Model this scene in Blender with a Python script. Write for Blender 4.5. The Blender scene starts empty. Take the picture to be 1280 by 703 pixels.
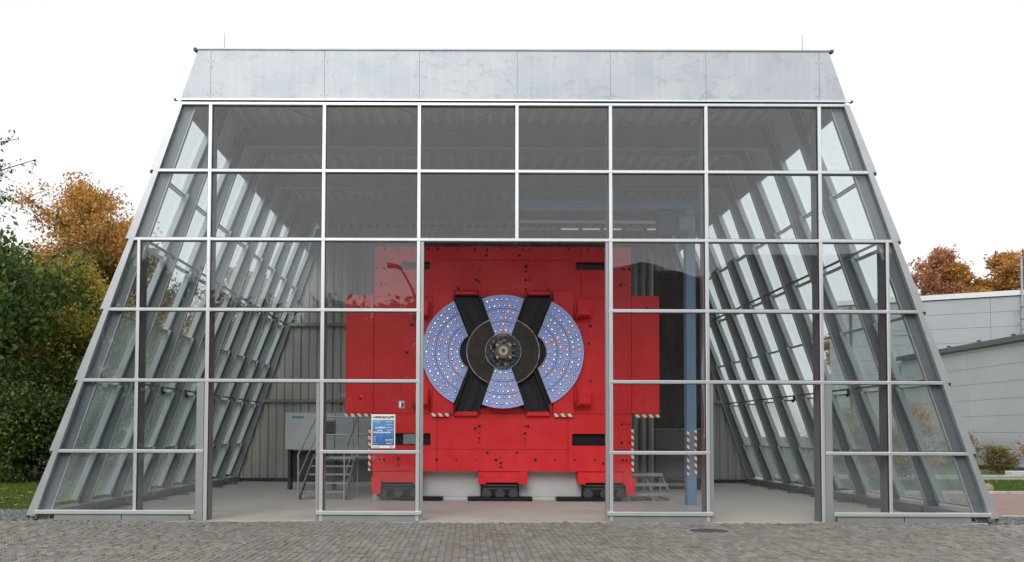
import bpy, math, random
import numpy as np
from mathutils import Matrix, Vector

# ------------------------------------------------------------------ camera, sky, sun, exposure
sc = bpy.context.scene
sc.unit_settings.system = 'METRIC'
F_PX, PITCH, ROLL = 1155.0, math.radians(2.3), math.radians(0.2)
cam_d = bpy.data.cameras.new("camera")
cam = bpy.data.objects.new("camera", cam_d)
sc.collection.objects.link(cam)
cam_d.sensor_width = 36.0
cam_d.lens = F_PX / 1280.0 * 36.0
cam_d.shift_x = (640 - 585) / 1280.0
cam_d.shift_y = (496.6 - 351.5) / 1280.0
cam_d.clip_start = 0.1
cam_d.clip_end = 2000
_f = Vector((0, math.cos(PITCH), math.sin(PITCH)))
_u0 = Vector((0, -math.sin(PITCH), math.cos(PITCH)))
_r = Vector((1, 0, 0)) * math.cos(ROLL) + _u0 * math.sin(ROLL)
_u = Vector((1, 0, 0)) * -math.sin(ROLL) + _u0 * math.cos(ROLL)
M = Matrix.Identity(4)
for i in range(3):
    M[i][0], M[i][1], M[i][2] = _r[i], _u[i], -_f[i]
M[0][3], M[1][3], M[2][3] = -0.85, -17.5, 1.65
cam.matrix_world = M
sc.camera = cam

SUN_EL, SUN_AZ = math.radians(38), math.radians(195)   # soft overcast light from behind the camera
world = bpy.data.worlds.new("World")
sc.world = world
world.use_nodes = True
wn, wl = world.node_tree.nodes, world.node_tree.links
for n in list(wn): wn.remove(n)
w_out = wn.new("ShaderNodeOutputWorld"); w_bg = wn.new("ShaderNodeBackground")
sky = wn.new("ShaderNodeTexSky"); sky.sky_type = 'NISHITA'; sky.sun_disc = False
sky.sun_elevation = SUN_EL; sky.sun_rotation = SUN_AZ
w_mix = wn.new("ShaderNodeMix"); w_mix.data_type = 'RGBA'; w_mix.inputs[0].default_value = 0.93
w_noise = wn.new("ShaderNodeTexNoise"); w_noise.inputs['Scale'].default_value = 2.2
w_noise.inputs['Detail'].default_value = 5
w_ramp = wn.new("ShaderNodeMapRange")
w_ramp.inputs['To Min'].default_value = 9.9; w_ramp.inputs['To Max'].default_value = 11.6
w_comb = wn.new("ShaderNodeMix"); w_comb.data_type = 'RGBA'; w_comb.blend_type = 'MULTIPLY'; w_comb.inputs[0].default_value = 1
w_comb.inputs[6].default_value = (0.985, 0.995, 1.0, 1)
w_tc = wn.new("ShaderNodeTexCoord")
wl.new(w_tc.outputs['Generated'], w_noise.inputs['Vector'])
wl.new(w_noise.outputs['Fac'], w_ramp.inputs['Value'])
wl.new(w_ramp.outputs[0], w_comb.inputs[7])
wl.new(sky.outputs[0], w_mix.inputs[6]); wl.new(w_comb.outputs[2], w_mix.inputs[7])
wl.new(w_mix.outputs[2], w_bg.inputs['Color'])
w_bg.inputs['Strength'].default_value = 0.1
wl.new(w_bg.outputs[0], w_out.inputs['Surface'])

sun_d = bpy.data.lights.new("sun", 'SUN'); sun_d.energy = 1.65; sun_d.angle = math.radians(35)
sun_d.color = (1.0, 0.97, 0.93)
sun = bpy.data.objects.new("sun", sun_d); sc.collection.objects.link(sun)
sdir = Vector((math.sin(SUN_AZ) * math.cos(SUN_EL), math.cos(SUN_AZ) * math.cos(SUN_EL), math.sin(SUN_EL)))
sun.rotation_euler = (-sdir).to_track_quat('-Z', 'Y').to_euler()
sun.location = (0, -30, 40)

sc.view_settings.view_transform = 'Standard'
sc.view_settings.look = 'None'
sc.view_settings.exposure = 0.0
sc.view_settings.gamma = 1.0
sc.cycles.use_denoising = True
sc.cycles.max_bounces = 8
sc.cycles.diffuse_bounces = 4
sc.cycles.glossy_bounces = 4
sc.cycles.transparent_max_bounces = 24

# ------------------------------------------------------------------ helpers
COL = sc.collection

def link(o, parent=None):
    COL.objects.link(o)
    if parent is not None: o.parent = parent
    return o

def tag(o, label=None, cat=None, group=None, kind=None):
    if label: o['label'] = label
    if cat: o['category'] = cat
    if group: o['group'] = group
    if kind: o['kind'] = kind
    return o

def empty(name, loc, label, cat, group=None):
    o = bpy.data.objects.new(name, None)
    o.empty_display_size = 0.2
    o.location = loc
    return tag(link(o), label, cat, group)

class MB:
    def __init__(s): s.v = []; s.f = []
    def quadset(s, vs, fs):
        b = len(s.v); s.v += [tuple(v) for v in vs]; s.f += [tuple(i + b for i in f) for f in fs]; return s
    def box(s, x0, x1, y0, y1, z0, z1):
        return s.quadset([(x0,y0,z0),(x1,y0,z0),(x1,y1,z0),(x0,y1,z0),(x0,y0,z1),(x1,y0,z1),(x1,y1,z1),(x0,y1,z1)],
                         [(0,3,2,1),(4,5,6,7),(0,1,5,4),(1,2,6,5),(2,3,7,6),(3,0,4,7)])
    def prism(s, pts, y0, y1):            # polygon in XZ (counter-clockwise seen from -Y), extruded along Y
        n = len(pts)
        vs = [(x, y0, z) for x, z in pts] + [(x, y1, z) for x, z in pts]
        fs = [tuple(range(n)), tuple(range(2*n-1, n-1, -1))]
        fs += [((i+1) % n, i, i+n, (i+1) % n + n) for i in range(n)]
        return s.quadset(vs, fs)
    def slab(s, pts, z0, z1):             # polygon in XY, extruded along Z
        n = len(pts)
        vs = [(x, y, z0) for x, y in pts] + [(x, y, z1) for x, y in pts]
        fs = [tuple(range(n-1, -1, -1)), tuple(range(n, 2*n))]
        fs += [(i, (i+1) % n, (i+1) % n + n, i+n) for i in range(n)]
        return s.quadset(vs, fs)
    def tube(s, path, r, n=8, r1=None):
        path = [Vector(p) for p in path]; b = len(s.v); m = len(path)
        for i, p in enumerate(path):
            d = (path[min(i+1, m-1)] - path[max(i-1, 0)]).normalized()
            a = d.orthogonal().normalized() if i == 0 else (a - d * a.dot(d)).normalized()
            c = d.cross(a)
            rr = r if r1 is None else r + (r1 - r) * i / (m - 1)
            for k in range(n):
                t = 2 * math.pi * k / n
                s.v.append(tuple(p + (a * math.cos(t) + c * math.sin(t)) * rr))
        for i in range(m - 1):
            for k in range(n):
                s.f.append((b+i*n+k, b+i*n+(k+1) % n, b+(i+1)*n+(k+1) % n, b+(i+1)*n+k))
        s.f.append(tuple(b + k for k in range(n-1, -1, -1)))
        s.f.append(tuple(b + (m-1)*n + k for k in range(n)))
        return s
    def cyl(s, c, r, y0, y1, n=16, sx=1.0):   # disc axis along Y
        pts = [(c[0] + sx * r * math.cos(2*math.pi*k/n), c[1] + r * math.sin(2*math.pi*k/n)) for k in range(n)]
        return s.prism(pts, y0, y1)
    def ring(s, c, r0, r1, y0, y1, n=48, sx=1.0, a0=0.0, a1=2*math.pi):
        full = abs(a1 - a0 - 2*math.pi) < 1e-6
        for k in range(n):
            t0 = a0 + (a1-a0)*k/n; t1 = a0 + (a1-a0)*(k+1)/n
            q = [(c[0]+sx*r0*math.cos(t0), c[1]+r0*math.sin(t0)), (c[0]+sx*r1*math.cos(t0), c[1]+r1*math.sin(t0)),
                 (c[0]+sx*r1*math.cos(t1), c[1]+r1*math.sin(t1)), (c[0]+sx*r0*math.cos(t1), c[1]+r0*math.sin(t1))]
            vs = [(x, y0, z) for x, z in q] + [(x, y1, z) for x, z in q]
            fs = [(0,1,2,3), (1,5,6,2), (3,7,4,0), (7,6,5,4)]
            s.quadset(vs, fs)
        return s
    def bar(s, p, q, w, h):               # box beam from p to q
        p, q = Vector(p), Vector(q); d = (q - p).normalized()
        up = Vector((0,0,1)) if abs(d.z) < .95 else Vector((0,1,0))
        a = d.cross(up).normalized() * w / 2; c = a.normalized().cross(d).normalized() * h / 2
        vs = [p-a-c, p+a-c, p+a+c, p-a+c, q-a-c, q+a-c, q+a+c, q-a+c]
        return s.quadset(vs, [(0,1,2,3),(7,6,5,4),(0,4,5,1),(1,5,6,2),(2,6,7,3),(3,7,4,0)])
    def mesh(s, name, mat, bevel=0):
        me = bpy.data.meshes.new(name)
        me.from_pydata(s.v, [], s.f); me.materials.append(mat); me.update()
        return me
    def build(s, name, mat, parent=None, bevel=0, smooth=False, loc=None, fix=False):
        me = s.mesh(name, mat)
        if fix or bevel:
            import bmesh
            bm = bmesh.new(); bm.from_mesh(me); bmesh.ops.recalc_face_normals(bm, faces=bm.faces)
            if bevel:
                es = [e for e in bm.edges if len(e.link_faces) == 2 and e.calc_face_angle(0) > .6]
                bmesh.ops.bevel(bm, geom=es, offset=bevel, segments=1, affect='EDGES', profile=.5)
            bm.to_mesh(me); bm.free()
        if smooth: me.shade_smooth()
        o = bpy.data.objects.new(name, me)
        link(o, parent)
        if loc is not None: o.location = loc
        return o

def copy_obj(src, parent, loc, rot=None, scale=None):
    o = src.copy(); link(o); o.parent = parent; o.location = loc
    if rot is not None: o.rotation_euler = rot
    if scale is not None: o.scale = scale
    return o

# ------------------------------------------------------------------ materials
def mat_new(name):
    m = bpy.data.materials.new(name); m.use_nodes = True
    nt = m.node_tree; b = nt.nodes['Principled BSDF']
    return m, nt, b

def tex_coord(nt, scale=(1,1,1), kind='Object'):
    tc = nt.nodes.new("ShaderNodeTexCoord"); mp = nt.nodes.new("ShaderNodeMapping")
    mp.inputs['Scale'].default_value = scale
    nt.links.new(tc.outputs[kind], mp.inputs['Vector'])
    return mp.outputs[0]

def world_coord(nt, scale=(1,1,1)):
    g = nt.nodes.new("ShaderNodeNewGeometry"); mp = nt.nodes.new("ShaderNodeMapping")
    mp.inputs['Scale'].default_value = scale
    nt.links.new(g.outputs['Position'], mp.inputs['Vector'])
    return mp.outputs[0]

def noise(nt, vec, scale, detail=4, rough=.55):
    n = nt.nodes.new("ShaderNodeTexNoise"); n.inputs['Scale'].default_value = scale
    n.inputs['Detail'].default_value = detail; n.inputs['Roughness'].default_value = rough
    nt.links.new(vec, n.inputs['Vector']); return n.outputs['Fac']

def ramp(nt, fac, stops):
    r = nt.nodes.new("ShaderNodeValToRGB"); e = r.color_ramp.elements
    while len(e) < len(stops): e.new(.5)
    for el, (p, c) in zip(e, stops):
        el.position = p; el.color = (*c, 1) if len(c) == 3 else c
    nt.links.new(fac, r.inputs[0]); return r.outputs[0]

def mixc(nt, a, b, fac, mode='MIX'):
    m = nt.nodes.new("ShaderNodeMix"); m.data_type = 'RGBA'; m.blend_type = mode
    for sock, v in ((m.inputs[6], a), (m.inputs[7], b)):
        if isinstance(v, (tuple, list)): sock.default_value = (*v, 1)
        else: nt.links.new(v, sock)
    if isinstance(fac, (int, float)): m.inputs[0].default_value = fac
    else: nt.links.new(fac, m.inputs[0])
    return m.outputs[2]

def mathn(nt, op, a, b=None):
    m = nt.nodes.new("ShaderNodeMath"); m.operation = op
    for k, v in ((0, a), (1, b)):
        if v is None: continue
        if isinstance(v, (int, float)): m.inputs[k].default_value = v
        else: nt.links.new(v, m.inputs[k])
    return m.outputs[0]

def bump(nt, bsdf, h, strength=.3, dist=.01):
    b = nt.nodes.new("ShaderNodeBump"); b.inputs['Strength'].default_value = strength
    b.inputs['Distance'].default_value = dist
    nt.links.new(h, b.inputs['Height']); nt.links.new(b.outputs[0], bsdf.inputs['Normal'])

def simple(name, col, rough=.5, metal=0.0, var=.12, scale=3.0, streak=None, spec=.5, bmp=0):
    m, nt, b = mat_new(name)
    v = world_coord(nt, streak or (1,1,1))
    f = noise(nt, v, scale, 6)
    lo = tuple(c * (1 - var) for c in col); hi = tuple(min(1, c * (1 + var)) for c in col)
    nt.links.new(ramp(nt, f, [(.3, lo), (.7, hi)]), b.inputs['Base Color'])
    b.inputs['Roughness'].default_value = rough; b.inputs['Metallic'].default_value = metal
    b.inputs['Specular IOR Level'].default_value = spec
    if bmp: bump(nt, b, noise(nt, world_coord(nt), 60, 3), bmp, .004)
    return m

MT = {}
MT['alu'] = simple('alu', (.82,.84,.86), .30, .70, .05, 2.0, (1,1,.3))
MT['edge'] = simple('edge', (.56,.58,.60), .35, .6, .08, 2.0)
MT['alu_dull'] = simple('alu_dull', (.38,.40,.42), .38, .5, .10, 2.0, (1,1,.3))
MT['fin'] = simple('fin', (.185,.205,.22), .45, .15, .14, 1.6, (1,1,.4))
MT['fin_light'] = simple('fin_light', (.56,.60,.62), .4, .2, .08, 2.0)
MT['girder'] = simple('girder', (.26,.26,.255), .6, .1, .15, 2.0)
MT['deck'] = simple('deck', (.46,.445,.425), .55, .2, .12, 1.5, (1,.2,1))
MT['backwall'] = simple('backwall', (.43,.42,.40), .55, .1, .12, 1.2, (1,1,.25))
MT['red'] = simple('red', (.70,.012,.018), .42, 0, .08, 1.3, (1,1,.5), .4)
def m_red():
    m, nt, b = mat_new('red')
    v = world_coord(nt)
    f = noise(nt, v, .9, 6, .6)
    c = ramp(nt, f, [(.3,(.69,.012,.020)),(.5,(.76,.017,.025)),(.7,(.81,.028,.032))])
    st = noise(nt, world_coord(nt, (5, 5, .35)), 1.6, 6, .65)        # runs and dust below edges
    c = mixc(nt, c, (.36,.03,.03), mathn(nt, 'MULTIPLY', mathn(nt, 'GREATER_THAN', st, .60), .22))
    sc1 = noise(nt, world_coord(nt, (1, 1, 14)), 4.5, 7, .75)
    c = mixc(nt, c, (.78,.16,.14), mathn(nt, 'MULTIPLY', mathn(nt, 'GREATER_THAN', sc1, .70), .35))
    nt.links.new(c, b.inputs['Base Color'])
    nt.links.new(ramp(nt, noise(nt, v, 2.2, 6, .7), [(.3,(.30,.30,.30)),(.7,(.58,.58,.58))]), b.inputs['Roughness'])
    bump(nt, b, noise(nt, v, 1.5, 4), .12, .02)
    return m
MT['red_dark'] = simple('red_dark', (.30,.006,.012), .5, 0, .15, 2.0)
MT['red'] = m_red()
MT['socket'] = simple('socket', (.02,.02,.10), .4, 0, .3)
MT['black'] = simple('black', (.008,.007,.009), .35, 0, .3, 3.0)
MT['black_gloss'] = simple('black_gloss', (.006,.005,.009), .5, 0, .3, 3.0, (1,1,.2))
MT['hole'] = simple('hole', (.025,.008,.008), .6, 0, .3)
MT['dark_grey'] = simple('dark_grey', (.06,.062,.07), .5, .1, .2)
MT['mid_grey'] = simple('mid_grey', (.25,.27,.29), .5, .1, .1)
MT['steel'] = simple('steel', (.50,.51,.52), .35, .6, .12, 6.0)
MT['cabinet'] = simple('cabinet', (.52,.56,.59), .45, 0, .07, 1.0)
MT['white_base'] = simple('white_base', (.58,.59,.59), .7, 0, .07, 1.5)
MT['blue'] = simple('blue', (.16,.255,.37), .45, 0, .08, 1.5)
MT['rack'] = simple('rack', (.085,.072,.066), .6, 0, .4, 1.2, (3,3,1))
MT['rack_low'] = simple('rack_low', (.11,.115,.115), .6, 0, .25, 1.2)
MT['pale_sheet'] = simple('pale_sheet', (.36,.40,.37), .5, .1, .1)
MT['brass'] = simple('brass', (.22,.17,.11), .4, .7, .3, 9.0)
MT['hub_blue'] = simple('hub_blue', (.045,.065,.10), .4, .3, .35, 7.0)
MT['rim'] = simple('rim', (.30,.29,.28), .4, .6, .6, 9.0)
MT['white'] = simple('white', (.80,.80,.79), .5, 0, .03)
MT['teal'] = simple('teal', (.02,.28,.30), .5, 0, .03)
MT['bark'] = simple('bark', (.09,.075,.055), .9, 0, .35, 5.0, (1,1,.3))
MT['rock'] = simple('rock', (.30,.22,.15), .85, 0, .3, 5.0)
MT['kerb'] = simple('kerb', (.46,.45,.42), .85, 0, .15, 3.0)
MT['panel'] = simple('panel', (.47,.505,.525), .45, .1, .05, .6)
MT['panel_dark'] = simple('panel_dark', (.39,.42,.44), .45, .1, .05, .6)
MT['coping'] = simple('coping', (.72,.74,.75), .35, .3, .05)
MT['gutter'] = simple('gutter', (.085,.09,.095), .4, .3, .1)
MT['brown_wall'] = simple('brown_wall', (.10,.085,.075), .7, 0, .2, .5)
MT['window_dark'] = simple('window_dark', (.02,.025,.03), .15, 0, .1)

def m_zinc():
    m, nt, b = mat_new('zinc')
    v = world_coord(nt, (1,1,1))
    f = noise(nt, v, .9, 5, .6)
    base = ramp(nt, f, [(.28,(.45,.495,.54)),(.5,(.53,.575,.62)),(.72,(.60,.645,.685))])
    # tide marks: thin outlines where rain water has dried
    vs = world_coord(nt, (.62,1,1.25))
    g = noise(nt, vs, 1.05, 6, .50)
    d = mathn(nt, 'ABSOLUTE', mathn(nt, 'SUBTRACT', g, .53))
    line = mathn(nt, 'SUBTRACT', 1.0, mathn(nt, 'MINIMUM', mathn(nt, 'DIVIDE', d, .0085), 1.0))
    patch = mathn(nt, 'GREATER_THAN', noise(nt, world_coord(nt), .7, 2), .47)
    fac = mathn(nt, 'MULTIPLY', mathn(nt, 'MULTIPLY', line, mathn(nt, 'MULTIPLY', patch, noise(nt, world_coord(nt), 2.3, 4))), 1.0)
    c = mixc(nt, base, (.30,.33,.37), fac)
    n2 = noise(nt, world_coord(nt, (1,1,.5)), 12, 5, .7)
    c = mixc(nt, c, (.42,.45,.48), mathn(nt, 'MULTIPLY', n2, .35))
    drip = noise(nt, world_coord(nt, (9, 1, .35)), 1.0, 5, .6)
    c = mixc(nt, c, (.66,.70,.74), mathn(nt, 'MULTIPLY', mathn(nt, 'GREATER_THAN', drip, .56), .17))
    blot = noise(nt, world_coord(nt, (1, 1, 1.6)), 3.2, 8, .7)
    c = mixc(nt, c, (.38,.41,.45), mathn(nt, 'MULTIPLY', mathn(nt, 'GREATER_THAN', blot, .585), .38))
    nt.links.new(c, b.inputs['Base Color'])
    b.inputs['Roughness'].default_value = .5; b.inputs['Metallic'].default_value = .25
    bump(nt, b, noise(nt, world_coord(nt), 1.2, 3), .25, .02)
    return m
MT['zinc'] = m_zinc()

def m_glass(name, tint, base=.05, dirt=.0, power=5.0):
    m = bpy.data.materials.new(name); m.use_nodes = True
    nt = m.node_tree; nt.nodes.clear()
    out = nt.nodes.new("ShaderNodeOutputMaterial")
    tr = nt.nodes.new("ShaderNodeBsdfTransparent"); tr.inputs[0].default_value = (*tint, 1)
    gl = nt.nodes.new("ShaderNodeBsdfGlossy"); gl.inputs['Roughness'].default_value = 0.0
    gl.inputs[0].default_value = (.97,.985,1,1)
    wv = nt.nodes.new('ShaderNodeBump'); wv.inputs['Strength'].default_value = .10; wv.inputs['Distance'].default_value = .02
    nt.links.new(noise(nt, world_coord(nt), 1.1, 1), wv.inputs['Height']); nt.links.new(wv.outputs[0], gl.inputs['Normal'])
    lw = nt.nodes.new("ShaderNodeLayerWeight"); lw.inputs['Blend'].default_value = .5
    p = mathn(nt, 'POWER', lw.outputs['Facing'], power)
    fac = mathn(nt, 'ADD', mathn(nt, 'MULTIPLY', p, 1 - base), base)
    mx = nt.nodes.new("ShaderNodeMixShader")
    nt.links.new(fac, mx.inputs[0]); nt.links.new(tr.outputs[0], mx.inputs[1]); nt.links.new(gl.outputs[0], mx.inputs[2])
    last = mx.outputs[0]
    if dirt:
        df = nt.nodes.new("ShaderNodeBsdfDiffuse"); df.inputs[0].default_value = (.55,.60,.58,1)
        tl = nt.nodes.new("ShaderNodeBsdfTranslucent"); tl.inputs[0].default_value = (.55,.62,.60,1)
        ad = nt.nodes.new("ShaderNodeMixShader"); ad.inputs[0].default_value = .6
        nt.links.new(df.outputs[0], ad.inputs[1]); nt.links.new(tl.outputs[0], ad.inputs[2])
        f = noise(nt, world_coord(nt, (1,1,.6)), 1.1, 6, .6)
        mr = nt.nodes.new("ShaderNodeMapRange"); mr.inputs['From Min'].default_value = .3; mr.inputs['From Max'].default_value = .7
        mr.inputs['To Min'].default_value = dirt * .45; mr.inputs['To Max'].default_value = dirt * 1.4
        nt.links.new(f, mr.inputs['Value'])
        m2 = nt.nodes.new("ShaderNodeMixShader")
        nt.links.new(mr.outputs[0], m2.inputs[0]); nt.links.new(last, m2.inputs[1]); nt.links.new(ad.outputs[0], m2.inputs[2])
        last = m2.outputs[0]
    nt.links.new(last, out.inputs['Surface'])
    return m
MT['glass'] = m_glass('glass', (.955,.97,.975), .058, .003)
MT['glass_side'] = m_glass('glass_side', (.945,.972,.972), .045, .012)
MT['glass_misty'] = m_glass('glass_misty', (.93,.96,.955), .045, .25)

def m_emit(name, col, strength, base=(.6,.6,.7)):
    m, nt, b = mat_new(name)
    b.inputs['Base Color'].default_value = (*base, 1)
    b.inputs['Emission Color'].default_value = (*col, 1); b.inputs['Emission Strength'].default_value = strength
    return m
MT['led_blue'] = m_emit('led_blue', (.13,.20,1.0), 2.2)
MT['led_white'] = m_emit('led_white', (.42,.56,1.0), 1.9)
MT['led_orange'] = m_emit('led_orange', (1.0,.26,.10), 1.2)
MT['tube_light'] = m_emit('tube_light', (.95,.97,1.0), .28, (.8,.8,.8))

def m_panel_led():
    m, nt, b = mat_new('led_panel')
    f = noise(nt, world_coord(nt), 7, 5, .6)
    c = ramp(nt, f, [(.3,(.36,.45,.82)),(.55,(.46,.54,.86)),(.75,(.58,.61,.82))])  # grey panels coloured blue: the glow of the lamps is in the base colour
    nt.links.new(c, b.inputs['Base Color']); b.inputs['Roughness'].default_value = .42
    return m
MT['led_panel'] = m_panel_led()

def m_mesh_disc():
    m, nt, b = mat_new('mesh_disc')
    v = world_coord(nt)
    s = nt.nodes.new("ShaderNodeSeparateXYZ"); nt.links.new(v, s.inputs[0])
    gx = mathn(nt, 'FRACT', mathn(nt, 'MULTIPLY', s.outputs[0], 24)); gz = mathn(nt, 'FRACT', mathn(nt, 'MULTIPLY', s.outputs[2], 18))
    g = mathn(nt, 'MAXIMUM', mathn(nt, 'LESS_THAN', gx, .35), mathn(nt, 'LESS_THAN', gz, .4))
    n = noise(nt, v, 5, 4)
    c = ramp(nt, n, [(.3,(.035,.026,.024)),(.7,(.085,.062,.05))])
    nt.links.new(mixc(nt, (.012,.01,.01), c, g), b.inputs['Base Color'])
    b.inputs['Roughness'].default_value = .45; b.inputs['Metallic'].default_value = .3
    return m
MT['mesh_disc'] = m_mesh_disc()

def m_hazard(name, k=9.5):
    m, nt, b = mat_new(name)
    s = nt.nodes.new("ShaderNodeSeparateXYZ"); nt.links.new(world_coord(nt), s.inputs[0])
    t = mathn(nt, 'ADD', mathn(nt, 'MULTIPLY', s.outputs[0], k), mathn(nt, 'MULTIPLY', s.outputs[2], k * .62))
    g = mathn(nt, 'GREATER_THAN', mathn(nt, 'FRACT', t), .5)
    nt.links.new(mixc(nt, (.50,.035,.02), (.80,.78,.68), g), b.inputs['Base Color'])
    b.inputs['Roughness'].default_value = .5
    return m
MT['hazard'] = m_hazard('hazard', 6.0)

def m_hazard_v():
    m, nt, b = mat_new('hazard_upright')
    s = nt.nodes.new("ShaderNodeSeparateXYZ"); nt.links.new(world_coord(nt), s.inputs[0])
    t = mathn(nt, 'ADD', mathn(nt, 'MULTIPLY', s.outputs[0], 4.0), mathn(nt, 'MULTIPLY', s.outputs[2], 6.3))
    g = mathn(nt, 'GREATER_THAN', mathn(nt, 'FRACT', t), .5)
    nt.links.new(mixc(nt, (.50,.05,.02), (.80,.78,.66), g), b.inputs['Base Color'])
    return m
MT['hazard_v'] = m_hazard_v()

def m_concrete(name, c0, c1, scale=.8, wet=False):
    m, nt, b = mat_new(name)
    v = world_coord(nt)
    f = noise(nt, v, scale, 8, .65)
    c = ramp(nt, f, [(.3, c0), (.7, c1)])
    g = noise(nt, v, 45, 3, .7)
    c = mixc(nt, c, tuple(x * .6 for x in c0), mathn(nt, 'MULTIPLY', mathn(nt, 'GREATER_THAN', g, .62), .25))
    nt.links.new(c, b.inputs['Base Color'])
    nt.links.new(ramp(nt, f, [(.35,(.45,.45,.45)),(.65,(.8,.8,.8))]), b.inputs['Roughness'])
    bump(nt, b, g, .2, .004)
    return m
MT['floor'] = m_concrete('floor', (.41,.39,.36), (.53,.505,.465), .7)

def m_paver(name):
    m, nt, b = mat_new(name)
    gi = nt.nodes.new("ShaderNodeNewGeometry")
    oi = nt.nodes.new("ShaderNodeObjectInfo")
    wn_ = nt.nodes.new("ShaderNodeTexWhiteNoise"); wn_.noise_dimensions = '2D'
    cb = nt.nodes.new("ShaderNodeCombineXYZ")
    nt.links.new(gi.outputs['Random Per Island'], cb.inputs[0]); nt.links.new(oi.outputs['Random'], cb.inputs[1])
    nt.links.new(cb.outputs[0], wn_.inputs['Vector'])
    c = ramp(nt, wn_.outputs['Value'], [(0,(.185,.172,.155)),(.35,(.235,.220,.20)),(.7,(.265,.248,.226)),(1,(.315,.297,.27))])
    v = world_coord(nt)
    big = noise(nt, v, .55, 5, .6)
    c = mixc(nt, c, (.13,.125,.115), mathn(nt, 'MULTIPLY', mathn(nt, 'SUBTRACT', 1.0, big), .55))
    moss = noise(nt, world_coord(nt, (1, 1.6, 1)), 1.7, 9, .72)
    c = mixc(nt, c, (.12,.115,.075), mathn(nt, 'MULTIPLY', mathn(nt, 'GREATER_THAN', moss, .56), .42))
    fine = noise(nt, v, 70, 3, .7)
    c = mixc(nt, c, (.36,.34,.31), mathn(nt, 'MULTIPLY', mathn(nt, 'GREATER_THAN', fine, .60), .35))
    nt.links.new(c, b.inputs['Base Color'])
    nt.links.new(ramp(nt, big, [(.35,(.45,.45,.45)),(.6,(.85,.85,.85))]), b.inputs['Roughness'])
    b.inputs['Specular IOR Level'].default_value = .35
    bump(nt, b, fine, .35, .004)
    return m
MT['paver'] = m_paver('paver')
MT['joint'] = simple('joint', (.055,.052,.04), .95, 0, .4, 8.0)

def m_pave_far():
    m, nt, b = mat_new('pave_far')
    br = nt.nodes.new("ShaderNodeTexBrick"); nt.links.new(world_coord(nt), br.inputs['Vector'])
    br.inputs['Scale'].default_value = 1.0
    br.inputs['Brick Width'].default_value = .22; br.inputs['Row Height'].default_value = .11
    br.inputs['Mortar Size'].default_value = .006
    br.inputs['Color1'].default_value = (.17,.155,.145,1); br.inputs['Color2'].default_value = (.22,.205,.19,1)
    br.inputs['Mortar'].default_value = (.075,.07,.06,1)
    nt.links.new(br.outputs['Color'], b.inputs['Base Color']); b.inputs['Roughness'].default_value = .8
    return m
MT['pave_far'] = m_pave_far()

def m_ground(name, stops, scale):
    m, nt, b = mat_new(name)
    v = world_coord(nt)
    f = mathn(nt, 'ADD', mathn(nt, 'MULTIPLY', noise(nt, v, scale, 6, .6), .6), mathn(nt, 'MULTIPLY', noise(nt, v, 30, 3, .7), .4))
    nt.links.new(ramp(nt, f, stops), b.inputs['Base Color']); b.inputs['Roughness'].default_value = .95
    bump(nt, b, noise(nt, v, 30, 3), .5, .03)
    return m
MT['grass_soil'] = m_ground('grass_soil', [(.35,(.045,.075,.018)),(.5,(.075,.12,.028)),(.65,(.12,.15,.045))], .8)
MT['path'] = m_ground('path', [(.3,(.24,.165,.145)),(.7,(.33,.24,.21))], 1.5)
MT['road'] = m_ground('road', [(.3,(.16,.155,.15)),(.7,(.22,.215,.21))], 1.5)
MT['gravel_bed'] = m_ground('gravel_bed', [(.3,(.06,.065,.07)),(.7,(.13,.135,.14))], 9)

def m_island(name, stops, rough=.75, nscale=.35, transl=0.0, mixf=.55):
    m, nt, b = mat_new(name)
    g = nt.nodes.new("ShaderNodeNewGeometry")
    n = noise(nt, world_coord(nt), nscale, 3, .6)
    f = mathn(nt, 'ADD', mathn(nt, 'MULTIPLY', g.outputs['Random Per Island'], 1 - mixf), mathn(nt, 'MULTIPLY', n, mixf))
    nt.links.new(ramp(nt, f, stops), b.inputs['Base Color'])
    b.inputs['Roughness'].default_value = rough; b.inputs['Specular IOR Level'].default_value = .25
    if transl:
        out = nt.nodes['Material Output']
        tl = nt.nodes.new("ShaderNodeBsdfTranslucent"); mx = nt.nodes.new("ShaderNodeMixShader"); mx.inputs[0].default_value = transl
        nt.links.new(ramp(nt, f, stops), tl.inputs[0])
        nt.links.new(b.outputs[0], mx.inputs[1]); nt.links.new(tl.outputs[0], mx.inputs[2]); nt.links.new(mx.outputs[0], out.inputs['Surface'])
    return m
LF = {
 'dark_green': m_island('leaf_dark_green', [(.2,(.035,.07,.02)),(.5,(.075,.13,.03)),(.68,(.15,.20,.045)),(.9,(.28,.27,.06))], .6, .35, .25),
 'green': m_island('leaf_green', [(.2,(.035,.065,.015)),(.5,(.075,.115,.025)),(.8,(.16,.17,.04))], .6, .4, .3),
 'orange': m_island('leaf_orange', [(.25,(.30,.19,.06)),(.42,(.52,.26,.07)),(.6,(.66,.36,.10)),(.85,(.62,.46,.15))], .7, .4, .3),
 'yellow': m_island('leaf_yellow', [(.3,(.10,.17,.035)),(.5,(.24,.28,.06)),(.62,(.52,.38,.07)),(.85,(.60,.34,.07))], .7, .35, .3, .65),
 'olive': m_island('leaf_olive', [(.2,(.14,.12,.04)),(.5,(.28,.22,.07)),(.8,(.42,.30,.09))], .7, .4, .25),
 'rust': m_island('leaf_rust', [(.2,(.34,.15,.09)),(.5,(.52,.24,.13)),(.8,(.62,.36,.18))], .7, .4, .3),
}
MT['grass'] = m_island('grass', [(.1,(.05,.09,.018)),(.5,(.10,.17,.03)),(.9,(.19,.24,.06))], .7, 1.0, .25)
MT['stone'] = m_island('stone', [(.1,(.07,.08,.085)),(.5,(.16,.17,.175)),(.9,(.30,.31,.31))], .8, 1.0)
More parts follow.
